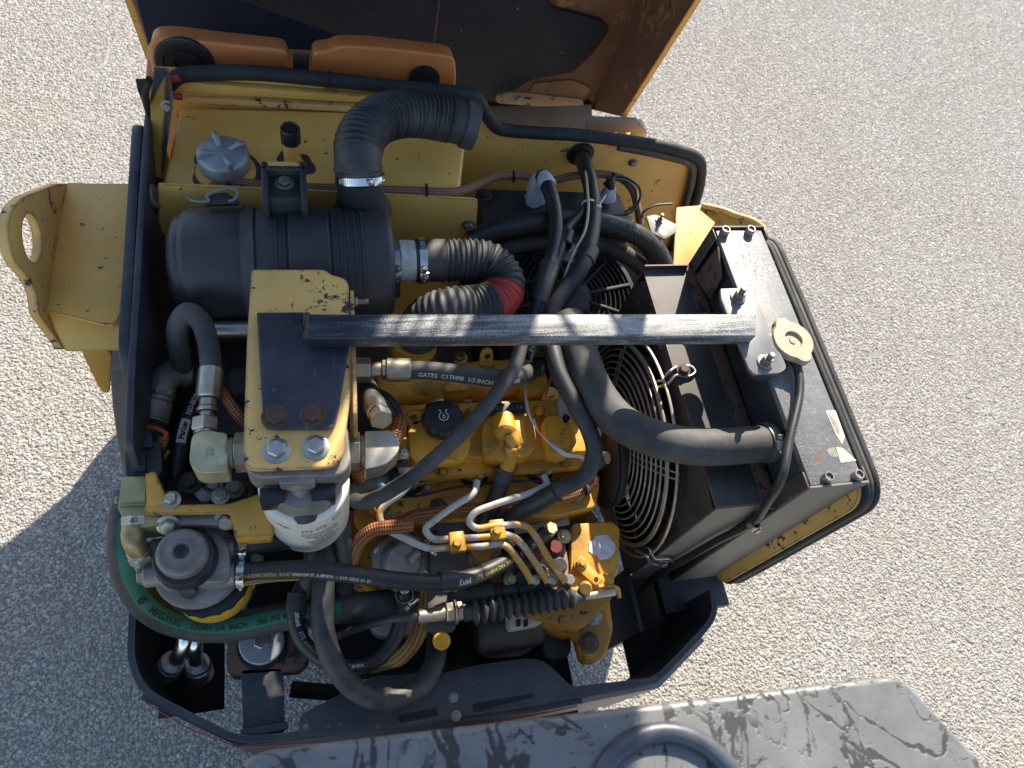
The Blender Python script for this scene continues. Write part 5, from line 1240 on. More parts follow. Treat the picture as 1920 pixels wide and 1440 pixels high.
    # injection lines
    L = [[(770, 905, .915), (752, 925, .915), (724, 945, .91), (712, 962, .905), (718, 985, .90), (760, 1010, .895), (805, 1028, .892), (845, 1026, .892), (900, 1024, .895), (945, 1022, .895), (968, 1046, .885), (988, 1075, .87), (996, 1090, .86)],
         [(895, 902, .915), (888, 924, .918), (850, 950, .915), (812, 978, .91), (798, 992, .905), (812, 1010, .90), (845, 1010, .90), (915, 1006, .90), (950, 1003, .90), (970, 1012, .895), (1000, 1050, .88), (1026, 1090, .86)],
         [(1020, 892, .916), (1024, 908, .918), (1000, 922, .92), (930, 945, .918), (890, 962, .915), (880, 978, .91), (892, 990, .905), (930, 986, .905), (985, 986, .90), (1000, 1000, .895), (1030, 1050, .88), (1060, 1090, .86)]]
    for pts, k in zip(L, (6, 5, 6)):
        pts = [(x, y, z + .028) for x, y, z in pts]
        path = spline(pxp(pts), 8); i = k * 8
        bm = bmesh.new(); sweep(bm, path[:i + 1], .0058, 12); new_obj('injection_line', bm, 'line_bare', t, 60)
        bm = bmesh.new(); sweep(bm, path[i:], .0060, 12); new_obj('injection_line', bm, 'line_paint', t, 60)
    for x, y in ((857, 1017), (932, 994)):
        cb = new_obj('line_clamp', boxb(W(x, y, .930), (.026, .034, .014), None, .003), E, t); bolt(cb, W(x, y + 2, .937), (0, 0, 1), .0075, .006, E, False)
    # injection pump: body, label plate, delivery valves
    slab([(958, 965), (1068, 952), (1076, 1095), (1062, 1112), (950, 1112), (945, 1040)], .835, .12, 'dark_casting', 'injection_pump', t, .006, .004)
    slab([(962, 1018), (1058, 1005), (1072, 1088), (1058, 1106), (950, 1112), (944, 1095)], .850, .03, 'pump_face', 'pump_flange', t, .01, .003)
    slab([(962, 985), (1064, 958), (1068, 984), (966, 1002)], .8405, .003, 'label_white', 'pump_label', t, .002, 0)
    rr = (W(1064, 968, .842) - W(966, 992, .842)).normalized(); uu = V((0, 0, 1)).cross(rr)
    text_flat('CAT', .010, W(1042, 968, .842), rr, uu, 'print_black', t, bold=.0004); text_flat('3013', .0085, W(1044, 977, .842), rr, uu, 'print_black', t)
    text_flat('CATERPILLAR', .0075, W(990, 984, .842), rr, uu, 'print_black', t, bold=.0003); text_flat('MODEL   SERIAL NO', .004, W(1010, 986, .842), rr, uu, 'print_black', t)
    for x, y in ((965, 1052), (1003, 1040), (1038, 1028), (975, 1085), (1010, 1075), (1046, 1062)):
        bm = bmesh.new(); p = W(x, y, .85); revolve(bm, p, (0, -.1, 1), [(0, .015), (.008, .015), (.010, .012), (.018, .011), (.018, .006)], 16); new_obj('delivery_valve', bm, 'gasket_red' if y < 1060 else 'dark_casting', t)
    for x, y in ((996, 1092), (1027, 1092), (1060, 1092)):
        nutstack(t, W(x, y, .850), V((0, -.1, 1)), [(.016, .0115, 6), (.016, .009, 16)], 'zinc', 'line_nut')
    for x, y, z in ((958, 1012, .855), (1058, 1006, .855), (958, 1088, .855)): bolt(t, W(x, y, z), (0, 0, 1), .009, .008, 'zinc_yellow')
    nutstack(t, W(1026, 1003, .852), V((0, 0.05, 1)), [(.010, .009, 16), (.016, .0115, 6), (.004, .009, 16), (.006, .0115, 6)], 'zinc_yellow', 'bleed_plug')
    # governor housing with flaked foil patch, lever
    slab([(1072, 982), (1150, 978), (1162, 990), (1160, 1060), (1154, 1078), (1150, 1096), (1070, 1104)], .858, .10, E, 'governor_housing', t, .008, .005)
    slab([(1068, 1080), (1150, 1074), (1152, 1098), (1066, 1110)], .866, .03, E, 'governor_ledge', t, .006, .004)
    rnd_ = random.Random(5); fo = []
    for k in range(18):
        a = 2 * math.pi * k / 18; rr_ = 1 + rnd_.uniform(-.16, .14); fo.append(W(1129 + 24 * rr_ * math.cos(a), 1025 + 23 * rr_ * math.sin(a), .8584))
    new_obj('foil_patch', prismb(fo, (0, 0, .0012), 0), 'foil', t)
    p = W(1090, 1058, .862); bm = bmesh.new(); cyl(bm, p, p + V((0, 0, .016)), .013, 24); new_obj('lever_shaft', bm, E, t)
    q = W(1090, 1058, .879); e_ = W(1118, 1086, .879); d = (e_ - q).normalized(); n_ = V((-d.y, d.x, 0))
    lv = new_obj('governor_lever', prismb(rnd([q - d * .012 + n_ * .013, q - d * .012 - n_ * .013, e_ + d * .01 - n_ * .009, e_ + d * .01 + n_ * .009], .009, 4), (0, 0, -.004), .001), E, t)
    bolt(lv, q, (0, 0, 1), .010, .006, E, False, stud=.004); new_obj('lever_hole', revb(e_ + V((0, 0, .0004)), (0, 0, 1), [(0, .004), (.0006, .004)], 16), 'void_black', lv)
    pipe('stop_rod', pxp([(1060, 1112, .86), (1100, 1104, .865), (1150, 1100, .865), (1158, 1104, .86), (1161, 1120, .85)]), .004, E, t, 8)
    # fuel lift pump
    c = W(752, 1052, .86); d = V((.03, -.25, 1)).normalized()
    lp = new_obj('lift_pump', revb(c - d * .03, d, [(0, .046), (.012, .050), (.026, .050), (.030, .048), (.034, .036), (.040, .034), (.050, .030), (.054, .024), (.052, .008), (.055, .001)], 56, lobes=lambda a, s: .05 * math.cos(6 * a) if s < .031 else 0), 'cast_aluminium', t)
    u, w, _ = frame_of(d)
    for k in range(6):
        a = math.pi / 3 * k; pp_ = c + (u * math.cos(a) + w * math.sin(a)) * .0455 + d * .0; bm = bmesh.new(); revolve(bm, pp_, d, [(0, .0058), (.003, .0055), (.004, .004)], 14); new_obj('screw', bm, 'steel', lp)
    pipe('pump_spout', pxp([(768, 1052, .885), (786, 1034, .89), (800, 1022, .89)]), .0075, 'cast_aluminium', t, 14)
    pipe('spout_hose', pxp([(786, 1036, .889), (804, 1018, .89), (822, 1004, .885)]), .0105, 'rubber_clean', t, 14)
    clamp(t, W(799, 1024, .889), W(804, 1018, .89) - W(786, 1036, .889), .0108, .010, 'bright_steel')
    # grey brackets
    slab([(800, 968), (870, 962), (876, 1060), (872, 1072), (808, 1078), (804, 1010), (794, 990)], .868, .006, 'bracket_grey', 'front_bracket', t, .006, .002)
    slab([(802, 1100), (850, 1096), (846, 1150), (856, 1176), (846, 1186), (804, 1186), (800, 1170)], .846, .006, 'bracket_grey', 'cable_bracket', t, .006, .002)
    slab([(690, 990), (720, 985), (800, 1010), (800, 1075), (740, 1085), (670, 1060), (660, 1010)], .81, .05, E, 'side_cover', t, .01, .006)
    slab([(872, 1024), (940, 1018), (944, 1058), (876, 1064)], .845, .05, E, 'side_cover', t, .008, .005)
    # hydraulic pump and its housing in the shadow below
    new_obj('gear_pump_body', cylb(W(890, 1178, .70), W(1010, 1160, .70), .048, 32, .006), 'dark_casting', t)
    slab([(950, 1130), (1015, 1122), (1020, 1168), (955, 1180)], .775, .09, 'label_white', 'pump_sticker_face', t, .01, .008)
    for k in range(2): slab([(968 + k * 14, 1162), (976 + k * 14, 1160), (976 + k * 14, 1174), (968 + k * 14, 1176)], .7765, .001, 'print_black', 'sticker_mark', t, .001, 0)
    slab([(912, 1190), (1010, 1180), (1012, 1214), (916, 1222)], .70, .09, 'tray_dark', 'starter_motor', t, .02, .015, 4)
    slab([(1010, 1150), (1060, 1140), (1075, 1230), (1020, 1240)], .69, .10, 'dark_casting', 'starter_nose', t, .02, .012, 4)
    slab([(1022, 1122), (1140, 1105), (1150, 1180), (1134, 1235), (1100, 1240), (1085, 1190), (1026, 1160)], .745, .05, E, 'rear_housing', t, .01, .006)
    slab([(1088, 1150), (1134, 1140), (1146, 1190), (1130, 1236), (1098, 1240), (1092, 1200)], .755, .02, 'engine_block', 'rear_ear', t, .012, .006)
    bolt(t, W(1110, 1152, .757), (0, 0, 1), .014, .010, 'bolt_steel'); bolt(t, W(1104, 1205, .757), (0, 0, 1), .013, .012, 'rusty_bolt')
    slab([(1020, 1128), (1075, 1124), (1078, 1140), (1022, 1146)], .772, .03, E, 'housing_rib', t, .004, .003)
    slab([(690, 1150), (780, 1140), (784, 1190), (700, 1195)], .66, .05, 'label_white', 'lower_oil_filter', t, .03, .02, 4)
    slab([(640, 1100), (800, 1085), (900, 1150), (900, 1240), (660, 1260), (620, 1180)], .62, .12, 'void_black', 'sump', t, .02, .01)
    for x, y in ((730, 770), (800, 764), (930, 752), (1080, 752), (748, 892), (830, 886), (960, 877), (1060, 870)): bolt(t, W(x, y, .927), (0, 0, 1), .0062, .006, 'engine_paint', True, 'flange_bolt')
    for x, y in ((700, 900), (720, 958), (830, 958), (960, 948), (1080, 935), (1095, 880)): bolt(t, W(x, y, .876), (0, 0, 1), .0085, .009, 'injector_steel', True, 'head_bolt')
    for k in range(5): slab([(700 + k * 60, 962 - k * 2), (716 + k * 60, 961 - k * 2), (718 + k * 60, 1000 - k * 3), (702 + k * 60, 1002 - k * 3)], .850, .02, 'engine_paint', 'casting_rib', t, .003, .003)
    slab([(780, 938), (850, 930), (862, 952), (840, 962), (790, 966)], .882, .012, 'engine_paint', 'core_plug_boss', t, .014, .004)
    new_obj('core_plug', revb(W(822, 950, .8825), (0, 0, 1), [(0, .016), (.001, .0155), (.001, .013), (-.003, .012), (-.003, .001)], 28), 'rusty_bolt', t)
    # smaller fittings round the head
    slab([(984, 642), (1052, 640), (1060, 652), (1030, 664), (992, 668)], 1.0, .006, 'rusty_bolt', 'lift_bracket', t, .004, .001); bolt(t, W(1000, 650, 1.0), (0, 0, 1), .009, .008, 'zinc')
    slab([(744, 862), (766, 860), (770, 884), (748, 888)], .965, .03, 'battery_black', 'sensor_plug', t, .003, .002); bolt(t, W(757, 850, .965), (0, 0, 1), .007, .006, 'zinc')
    slab([(736, 884), (760, 882), (764, 902), (740, 906)], .955, .02, 'dark_casting', 'sensor_body', t, .003, .002)
    for x, y in ((735, 935), (800, 918), (1050, 905), (1085, 905)): nutstack(t, W(x, y, .876), (0, -.15, 1), [(.010, .010, 6), (.010, .0065, 14)], 'injector_steel', 'plug_fitting')
    pipe('glow_wire', pxp([(736, 932, .90), (780, 930, .905), (850, 915, .905), (930, 905, .905), (1000, 902, .905), (1050, 902, .90)]), .0022, 'cap_plastic', t, 6)
    slab([(1076, 905), (1108, 898), (1112, 916), (1080, 924)], .905, .02, 'rusty_bolt', 'coolant_flange', t, .005, .003)
    for x, y in ((680, 1010), (700, 1040), (790, 1068), (880, 1050), (930, 1046)): bolt(t, W(x, y, .847 if x > 800 else .812), (0, 0, 1), .0075, .008, 'injector_steel', True, 'cover_screw')
    pipe('drain_pipe', pxp([(664, 1040, .80), (676, 1080, .78), (700, 1110, .75), (720, 1140, .70)]), .008, 'engine_paint', t, 10)
    # dipstick
    p = W(826, 1200, .842)
    pipe('dipstick_tube', pxp([(812, 1178, .80), (818, 1190, .82), (826, 1198, .838)]), .0055, 'steel', t, 10)
    new_obj('dipstick_cap', revb(p, (0, -.3, 1), [(0, .010), (.003, .0135), (.014, .0145), (.017, .0125), (.0175, .009), (.0165, .0085), (.0165, .001)], 28), 'yellow_knob', t)
    return t
paint('engine_block', (.40, .19, .02), (.035, .022, .015), .62, .4, .6, .55, (.10, .065, .035), 30)
paint('line_paint', (.60, .30, .03), (.50, .48, .45), .56, .9, .42, .15, (.3, .2, .1), 24, (.36, .34, .31))
paint('line_bare', (.52, .50, .45), (.62, .34, .05), .63, .3, .40, .3, (.38, .33, .25), 22)
simple('brass_edge', (.50, .27, .05), .45, .2, .25, 40, .3, (.25, .16, .06), .1)
simple('plate_dark', (.045, .047, .052), .5, .3, .2, 40, .3, (.11, .10, .09), .1)
simple('injector_steel', (.30, .235, .15), .48, .55, .35, 70, .5, (.16, .11, .06), .3)
simple('pump_face', (.30, .22, .15), .55, .3, .5, 60, .6, (.10, .06, .045), .4)
simple('bracket_grey', (.085, .080, .072), .55, .2, .25, 30, .5, (.17, .15, .12), .2)
simple('label_white', (.55, .50, .42), .5, 0, .15, 30, .45, (.30, .24, .17), .1)
simple('tray_dark', (.055, .056, .060), .4, .3, .25, 30, .4, (.12, .11, .10), .1)
engine()

# ================================================================== throttle cable with bellows
def throttle():
    t = thing('throttle_cable', 'steel control cable with black rubber bellows in front of the pump', 'cable', W(980, 1140, .78))
    a, b = W(868, 1150, .866), W(1094, 1118, .866); d = (b - a).normalized(); Ln = (b - a).length; n = 13; pr = [(0, .013), (.012, .013)]
    for k in range(n):
        s = .014 + k * (Ln - .03) / n; st = (Ln - .03) / n; pr += [(s, .0125), (s + st * .45, .0215 - .0035 * k / n), (s + st * .55, .0215 - .0035 * k / n), (s + st * .98, .0125)]
    pr += [(Ln - .012, .012), (Ln, .0115)]
    new_obj('bellows', revb(a, d, pr, 32), 'rubber', t, 30)
    new_obj('end_rod', cylb(b - d * .01, b + d * .058, .0068), 'wire_grey', t)
    nutstack(t, W(784, 1157, .866), d, [(.045, .0115, 20), (.014, .0165, 6), (.004, .020, 24), (.010, .0165, 6), (.006, .011, 16)], 'zinc', 'adjuster')
    pipe('cable_sheath', pxp([(786, 1156, .866), (740, 1160, .86), (690, 1172, .84), (640, 1190, .80), (600, 1208, .74)]), .0068, 'rubber', t, 12)
    new_obj('pivot_bolt', cylb(W(1098, 1100, .868), W(1098, 1104, .885), .011), 'brass_edge', t)
    slab([(1060, 1104), (1110, 1096), (1114, 1112), (1064, 1124)], .868, .005, 'engine_paint', 'swivel_bracket', t, .004, .001)
throttle()
# fuel shut-off body behind the bellows
so_ = thing('shutoff_solenoid', 'dark cylindrical shut-off solenoid above the rubber bellows', 'solenoid', W(920, 1115, .80))
new_obj('solenoid_body', cylb(W(846, 1122, .845), W(925, 1112, .845), .0225, 28, .004), 'dark_casting', so_)
nutstack(so_, W(925, 1112, .845), W(980, 1105, .845) - W(925, 1112, .845), [(.012, .018, 6), (.03, .015, 20), (.03, .018, 20), (.028, .016, 6)], 'dark_casting', 'solenoid_plunger')
simple('brass_dark', (.40, .30, .14), .42, .6, .45, 55, .55, (.10, .075, .05), .25)
simple('bracket_zinc', (.34, .29, .20), .5, .6, .25, 40, .6, (.22, .17, .10), .25)
# ================================================================== hoses and fittings: left and centre
def hose(label, pts, r, mat='rubber', n=18, cat='hose', name='rubber_hose', grp=None, flat=1.0):
    q = pts[len(pts) // 2]; t = thing(name, label, cat, W(q[0], q[1], q[2] - r), grp)
    o, path = pipe('hose_body', pxp(pts), r, mat, t, n, flat=flat); return t, path
def plen(p): return sum((b - a).length for a, b in zip(p, p[1:]))
def near(p, q):
    i = min(range(len(p)), key=lambda k: (p[k] - q).length); return plen(p[:i + 1]) if i else 0.0

# left loop hose with crimped ferrule and forged elbow into the filter head
t, p = hose('rubber hydraulic hose looping up beside the air cleaner with crimped steel ferrule', [(372, 770, .80), (352, 720, .93), (336, 660, 1.03), (333, 612, 1.085), (352, 586, 1.105), (374, 600, 1.105), (390, 640, 1.10), (397, 700, 1.09)], .0155, 'rubber_dusty')
d = W(390, 760, 1.085) - W(396, 696, 1.09)
nutstack(t, W(396, 692, 1.09), d, [(.048, .0180, 28), (.014, .0125, 20), (.006, .0150, 20), (.010, .0105, 20), (.020, .0195, 6), (.004, .016, 20)], 'zinc', 'ferrule')
eb = rnd([W(x, y, 1.10) for x, y in ((360, 812), (388, 806), (426, 812), (428, 884), (368, 888), (354, 866))], [.012, .006, .004, .004, .016, .01], 4)
el = new_obj('forged_elbow', prismb(eb, (0, 0, -.040), .007, 4), 'zinc_yellow', t)
rr = (W(410, 852, 1.1) - W(380, 852, 1.1)).normalized(); text_flat('12', .014, W(392, 848, 1.1002), rr, V((0, 0, 1)).cross(rr), 'zinc', el, 'cast_lettering', bold=.0006)
nutstack(t, W(424, 850, 1.080), W(460, 848, 1.08) - W(424, 850, 1.08), [(.012, .022, 20), (.020, .0285, 6)], 'bracket_zinc', 'union_nut')
# right-hand elbow of the filter head
t, p = hose('rubber hose with pale steel elbow entering the right side of the filter head', [(668, 690, .93), (690, 730, 1.0), (702, 760, 1.04)], .0165, 'rubber_dusty')
nutstack(t, W(701, 756, 1.038), W(722, 800, 1.075) - W(701, 756, 1.038), [(.030, .0175, 24), (.006, .014, 20), (.016, .0185, 6)], 'steel', 'ferrule')
eb = rnd([W(x, y, 1.105) for x, y in ((684, 808), (736, 806), (750, 826), (748, 848), (722, 872), (684, 880))], [.004, .008, .008, .008, .01, .004], 4)
new_obj('forged_elbow', prismb(eb, (0, 0, -.040), .007, 4), 'zinc', t)
nutstack(t, W(688, 845, 1.082), W(652, 846, 1.082) - W(688, 845, 1.082), [(.010, .022, 20), (.022, .0285, 6)], 'bracket_zinc', 'union_nut')
# printed hose with long ferrule behind the engine
t, p = hose('grey hydraulic hose with white half-inch print and long crimped ferrule', [(735, 695, 1.04), (790, 694, 1.045), (830, 697, 1.045), (880, 703, 1.042), (925, 709, 1.035), (975, 705, 1.02), (1010, 690, .98)], .0150, 'rubber_dusty', 22)
nutstack(t, W(664, 694, 1.04), W(784, 694, 1.045) - W(664, 694, 1.04), [(.026, .0205, 6), (.018, .013, 20), (.007, .0165, 6), (.040, .0195, 28)], 'zinc', 'ferrule')
text_path('GATES  C1TH08  1/2 INCH  SAE 100R', .0105, p, near(p, W(880, 703, 1.042)), .0150, 'print_white', t, theta=-.55, bold=.0002)

# grey elbow coupling at far left, with green hose, plug connector and red wire
t = thing('elbow_coupling', 'dusty grey steel elbow coupling by the left frame plate', 'coupling', W(310, 740, .85))
pipe('elbow_body', pxp([(352, 700, .97), (325, 700, .98), (308, 716, .985), (298, 742, .985)]), .0215, 'cast_aluminium', t, 22)
nutstack(t, W(302, 732, .985), W(288, 786, .98) - W(302, 732, .985), [(.012, .0235, 6), (.010, .020, 24), (.030, .0225, 24), (.004, .024, 24)], 'cast_aluminium', 'union_nut')
pipe('green_sleeve', pxp([(288, 776, .98), (282, 800, .965), (278, 830, .94)]), .0205, 'green_print', t, 20)
t = thing('plug_connector', 'black square electrical plug by the left frame plate', 'connector', W(270, 860, .95))
slab([(240, 830), (300, 826), (305, 880), (296, 892), (236, 892), (234, 850)], 1.03, .045, 'battery_black', 'plug_body', t, .004, .003)
slab([(252, 806), (282, 804), (288, 838), (250, 842)], 1.035, .035, 'battery_black', 'plug_neck', t, .005, .003)
slab([(248, 846), (272, 844), (272, 880), (246, 882)], 1.042, .012, 'battery_black', 'plug_latch', t, .003, .002)
pipe('red_wire', pxp([(277, 801, 1.03), (296, 804, 1.035), (312, 814, 1.035), (306, 822, 1.03)]), .0032, 'red_wire', t, 8)
pipe('yellow_wire', pxp([(316, 846, 1.01), (308, 860, 1.0), (304, 880, .99)]), .003, 'brass_edge', t, 8)
pipe('loom_tail', pxp([(308, 820, 1.02), (304, 832, 1.015), (298, 842, 1.0)]), .008, 'loom_gold', t, 12)
# printed slim hose
t, p = hose('slim black hydraulic hose with white printed lettering, left of the elbow', [(392, 690, .88), (376, 725, .93), (358, 765, .965), (344, 805, .975), (336, 845, .975), (328, 890, .965), (320, 920, .95)], .0118, 'rubber_clean')
text_path('NO-SKIVE', .0105, p, near(p, W(358, 763, .965)), .0118, 'print_white', t, flip=True, bold=.00035)
q0 = near(p, W(342, 815, .975)); path = p
def band(path, l0, l1, r, half, mat, par, name='print_band', theta=0.0):
    A = np.array(path); L = [0.0]
    for a, b in zip(path, path[1:]): L.append(L[-1] + (b - a).length)
    pos = lambda l: V(tuple(float(np.interp(l, L, A[:, k])) for k in range(3)))
    bm = bmesh.new(); n = max(4, int((l1 - l0) / .006)); prev = None
    for i in range(n + 1):
        l = l0 + (l1 - l0) * i / n; c = pos(l); tt = (pos(l + .003) - pos(l - .003)).normalized()
        cd = V((0, 0, CAM_H)) - c; nn = (cd - tt * cd.dot(tt)).normalized(); bb = nn.cross(tt); row = []
        for k in range(-4, 5):
            a = theta + half * k / 4; row.append(bm.verts.new(c + (nn * math.cos(a) + bb * math.sin(a)) * (r + .0003)))
        if prev:
            for k in range(8): bm.faces.new((prev[k], prev[k + 1], row[k + 1], row[k]))
        prev = row
    return new_obj(name, bm, mat, par)
band(p, q0 - .020, q0 + .020, .0118, .62, 'print_white', t)
text_path('Parker', .0110, p, q0, .0122, 'print_black', t, flip=True, bold=.0004)
nutstack(t, W(321, 915, .955), W(318, 940, .94) - W(321, 915, .955), [(.012, .0145, 20), (.012, .016, 6)], 'zinc', 'ferrule')
# braided loom stub left of the bracket
t, p = hose('short orange braided loom left of the bracket plate', [(416, 735, 1.07), (430, 756, 1.08), (446, 778, 1.08), (462, 796, 1.07)], .0088, 'loom_orange', 12, 'wiring loom', 'wiring_loom')
# valve block and its fitting
t = thing('valve_block', 'olive anodised hydraulic valve block in two halves at the left', 'valve block', W(245, 950, .93))
slab([(229, 894), (274, 893), (272, 938), (222, 940)], 1.035, .03, 'anodised_block', 'upper_half', t, .001, .001)
slab([(222, 941), (270, 939), (270, 947), (221, 948)], 1.025, .02, 'zinc', 'spacer', t, .001, .001)
slab([(219, 949), (274, 947), (300, 962), (296, 985), (252, 990), (234, 980)], 1.02, .05, 'anodised_block', 'lower_half', t, .002, .001)
new_obj('screw', cylb(W(216, 938, 1.02), W(224, 938, 1.02), .006), 'bolt_steel', t)
t = thing('brass_elbow', 'stained brass elbow fitting below the valve block', 'fitting', W(255, 1010, .93))
bm = hexb(W(252, 968, 1.015), W(252, 986, 1.012), .0175); new_obj('elbow_nut', bm, 'zinc', t)
pipe('elbow_body', pxp([(251, 980, 1.01), (249, 1005, 1.01), (254, 1022, 1.0), (262, 1035, .985)]), .0150, 'brass_dark', t, 20)
nutstack(t, W(259, 1030, .99), W(274, 1062, .955) - W(259, 1030, .99), [(.008, .0165, 20), (.016, .0175, 6), (.03, .0145, 6)], 'zinc', 'union_nut')
rr = V((.1, 1, 0)).normalized(); text_flat('B', .014, W(252, 975, 1.0335), V((0, 1, 0)), V((-1, 0, 0)), 'print_black', t)

# ================================================================== fuel filter with priming knob
def fuel_filter():
    t = thing('fuel_filter', 'cast alloy fuel filter with priming knob and yellow canister', 'filter', W(385, 1140, .83))
    A = 'cast_aluminium'
    slab([(278, 966), (300, 952), (430, 950), (441, 956), (441, 978), (428, 984), (296, 986), (280, 980)], 1.015, .016, A, 'mounting_arm', t, .006, .003)
    for x, y, m_ in ((316, 984, 'zinc'), (424, 974, 'bolt_steel')): bolt(t, W(x, y, 1.012), (0, -.75, .65), .0115, .010, m_)
    slab([(332, 975), (396, 972), (412, 1000), (430, 1020), (432, 1090), (300, 1098), (286, 1080), (296, 1010), (318, 1000)], .985, .045, A, 'head_casting', t, .012, .008, 4)
    c = W(352, 1052, .962)
    new_obj('bowl_flange', revb(W(371, 1058, .948), (0, 0, -1), [(0, .056), (.002, .061), (.012, .063), (.014, .060)], 64), A, t)
    bm = bmesh.new(); f0 = W(388, 1073, .925); revolve(bm, f0, (0, 0, -1), [(0, .058), (.001, .0625), (.016, .0625), (.017, .058)], 72, lobes=lambda a, s: .03 * (1 if math.sin(18 * a) > 0 else 0)); new_obj('lock_ring', bm, 'cap_plastic', t)
    can = new_obj('canister', revb(f0 + V((0, 0, -.014)), (0, 0, -1), [(0, .0585), (.002, .060), (.060, .0595), (.072, .056), (.079, .046), (.082, .001)], 56), 'canister_yellow', t)
    rf = V((.15, -1, 0)); o = f0 + V((0, 0, -.014))
    text_cyl('CATERPILLAR', .0082, o, (0, 0, 1), .0585, .12, -.062, 'print_black', can, rf, bold=.0003); text_cyl('CAT', .005, o, (0, 0, 1), .0585, .10, -.052, 'print_black', can, rf); text_cyl('FUEL WATER SEPARATOR', .0035, o, (0, 0, 1), .0585, .10, -.046, 'print_black', can, rf)
    # primer: black ring under a grey knob
    k = W(350, 1050, .985)
    new_obj('primer_base', revb(k, (0, 0, 1), [(0, .043), (.016, .0425), (.022, .040), (.024, .034)], 56, lobes=lambda a, s: .015 * (1 if math.sin(24 * a) > .2 else 0) if s < .018 else 0), 'cap_plastic', t)
    kn = new_obj('primer_knob', revb(k + V((0, 0, .020)), (0, 0, 1), [(0, .031), (.001, .0338), (.018, .0338), (.0215, .0322), (.0235, .029), (.0235, .026), (.0228, .0255), (.0228, .018), (.0240, .0165), (.0245, .012), (.0245, .001)], 56), 'cast_aluminium', t)
    kt = k + V((0, 0, .0445)); new_obj('knob_boss', revb(kt, (0, 0, 1), [(0, .0105), (.003, .0098), (.0035, .0072), (.001, .0062), (.001, .0005)], 24), 'rubber_clean', kn)
    new_obj('knob_slot', boxb(kt + V((0, .001, .0022)), (.0042, .0048, .003), Matrix.Rotation(.5, 3, 'Z'), .0004), 'void_black', kn)
    # ports
    for x, y, dx in ((296, 1030, -1), (284, 1078, -1), (430, 1028, 1), (430, 1076, 1)):
        p = W(x, y, .965); new_obj('port', cylb(p - V((dx * .022, 0, 0)), p + V((dx * .010, -.001, 0)), .0165, 24, .003), A, t)
        if dx > 0: nutstack(t, p + V((.008, 0, 0)), (1, -.03, 0), [(.012, .0135, 6)], 'zinc', 'port_nut')
        else: nutstack(t, p - V((.008, 0, 0)), (-1, 0, 0), [(.010, .0125, 6)], 'bolt_steel', 'port_plug')
    p = W(357, 1097, .955); new_obj('bleed_boss', revb(p + V((0, .018, -.004)), (0, -.85, .5), [(0, .020), (.012, .017), (.016, .0165)], 24), A, t)
    new_obj('bleed_screw', revb(p, (0, -.85, .5), [(0, .010), (.001, .0112), (.016, .0112), (.017, .009)], 32, lobes=lambda a, s: .06 * math.cos(16 * a)), 'cap_plastic', t)
fuel_filter()

# fuel hoses
t, p = hose('short black fuel hose clamped to the fuel filter under the white filter', [(440, 1024, .968), (480, 1022, .97), (540, 1014, .96), (600, 1002, .94)], .0128, 'rubber')
clamp(t, W(457, 1023, .969), (1, -.03, 0), .0132, .010, 'bright_steel', at=(0, -.5, 1))
t, p = hose('black printed fuel hose running from the fuel filter across to the injection pump', [(440, 1074, .966), (480, 1070, .972), (560, 1068, .975), (640, 1074, .97), (720, 1085, .955), (790, 1092, .945), (850, 1090, .935), (905, 1074, .92), (955, 1048, .90), (1000, 1016, .885), (1022, 1000, .878)], .0135, 'rubber_clean', 20)
clamp(t, W(452, 1073, .968), (1, -.03, 0), .0138, .010, 'bright_steel', at=(0, -.5, 1))
text_path('EN854 DIN 20021  5/16" DN08', .0075, p, near(p, W(512, 1069, .973)), .0135, 'print_gold', t, theta=-.55)
text_path('>>>  W.P. 6.8MPA  - 210 2022 01 01', .0075, p, near(p, W(625, 1073, .972)), .0135, 'print_white', t, theta=-.55)
text_path('Bfluid', .0120, p, near(p, W(862, 1089, .933)), .0135, 'print_white', t, theta=-.35, bold=.0003)
text_path('2TE  EN854 DIN 20021  6', .0085, p, near(p, W(925, 1064, .912)), .0135, 'print_gold', t, theta=-.35)
text_path('DN08   W.P', .0085, p, near(p, W(982, 1028, .89)), .0135, 'print_white', t, theta=-.35)
new_obj('hose_sleeve', revb(W(822, 1091, .94), W(858, 1089, .933) - W(822, 1091, .94), [(0, .0136), (.0005, .0158), (.030, .0158), (.031, .0136)], 24, cap0=False, cap1=False), 'rubber_clean', t)
# green striped suction hose
t, p = hose('thick black suction hose with green printed stripe curving round the fuel filter', [(246, 925, .97), (236, 975, .965), (234, 1030, .95), (245, 1085, .905), (276, 1133, .86), (326, 1163, .82), (392, 1176, .80), (460, 1171, .80), (530, 1155, .81), (600, 1145, .815), (700, 1135, .81), (800, 1122, .79)], .0240, 'rubber', 28)
band(p, near(p, W(226, 975, .965)), near(p, W(640, 1140, .815)), .0240, .46, 'green_print', t, 'green_stripe', .05)
text_path('MEGAVAC', .0145, p, near(p, W(300, 1150, .835)), .0244, 'print_black', t, theta=-.06, bold=.0004)
text_path('12G4H  3/4  INCH', .0125, p, near(p, W(412, 1180, .80)), .0244, 'print_black', t, theta=-.06, bold=.0003)
text_path('300 PSI MAX W.P.', .0125, p, near(p, W(545, 1155, .812)), .0244, 'print_black', t, theta=-.06, bold=.0002)
text_path('G', .016, p, near(p, W(256, 1108, .88)), .0244, 'print_black', t, theta=-.06, bold=.0012, name='round_emblem')
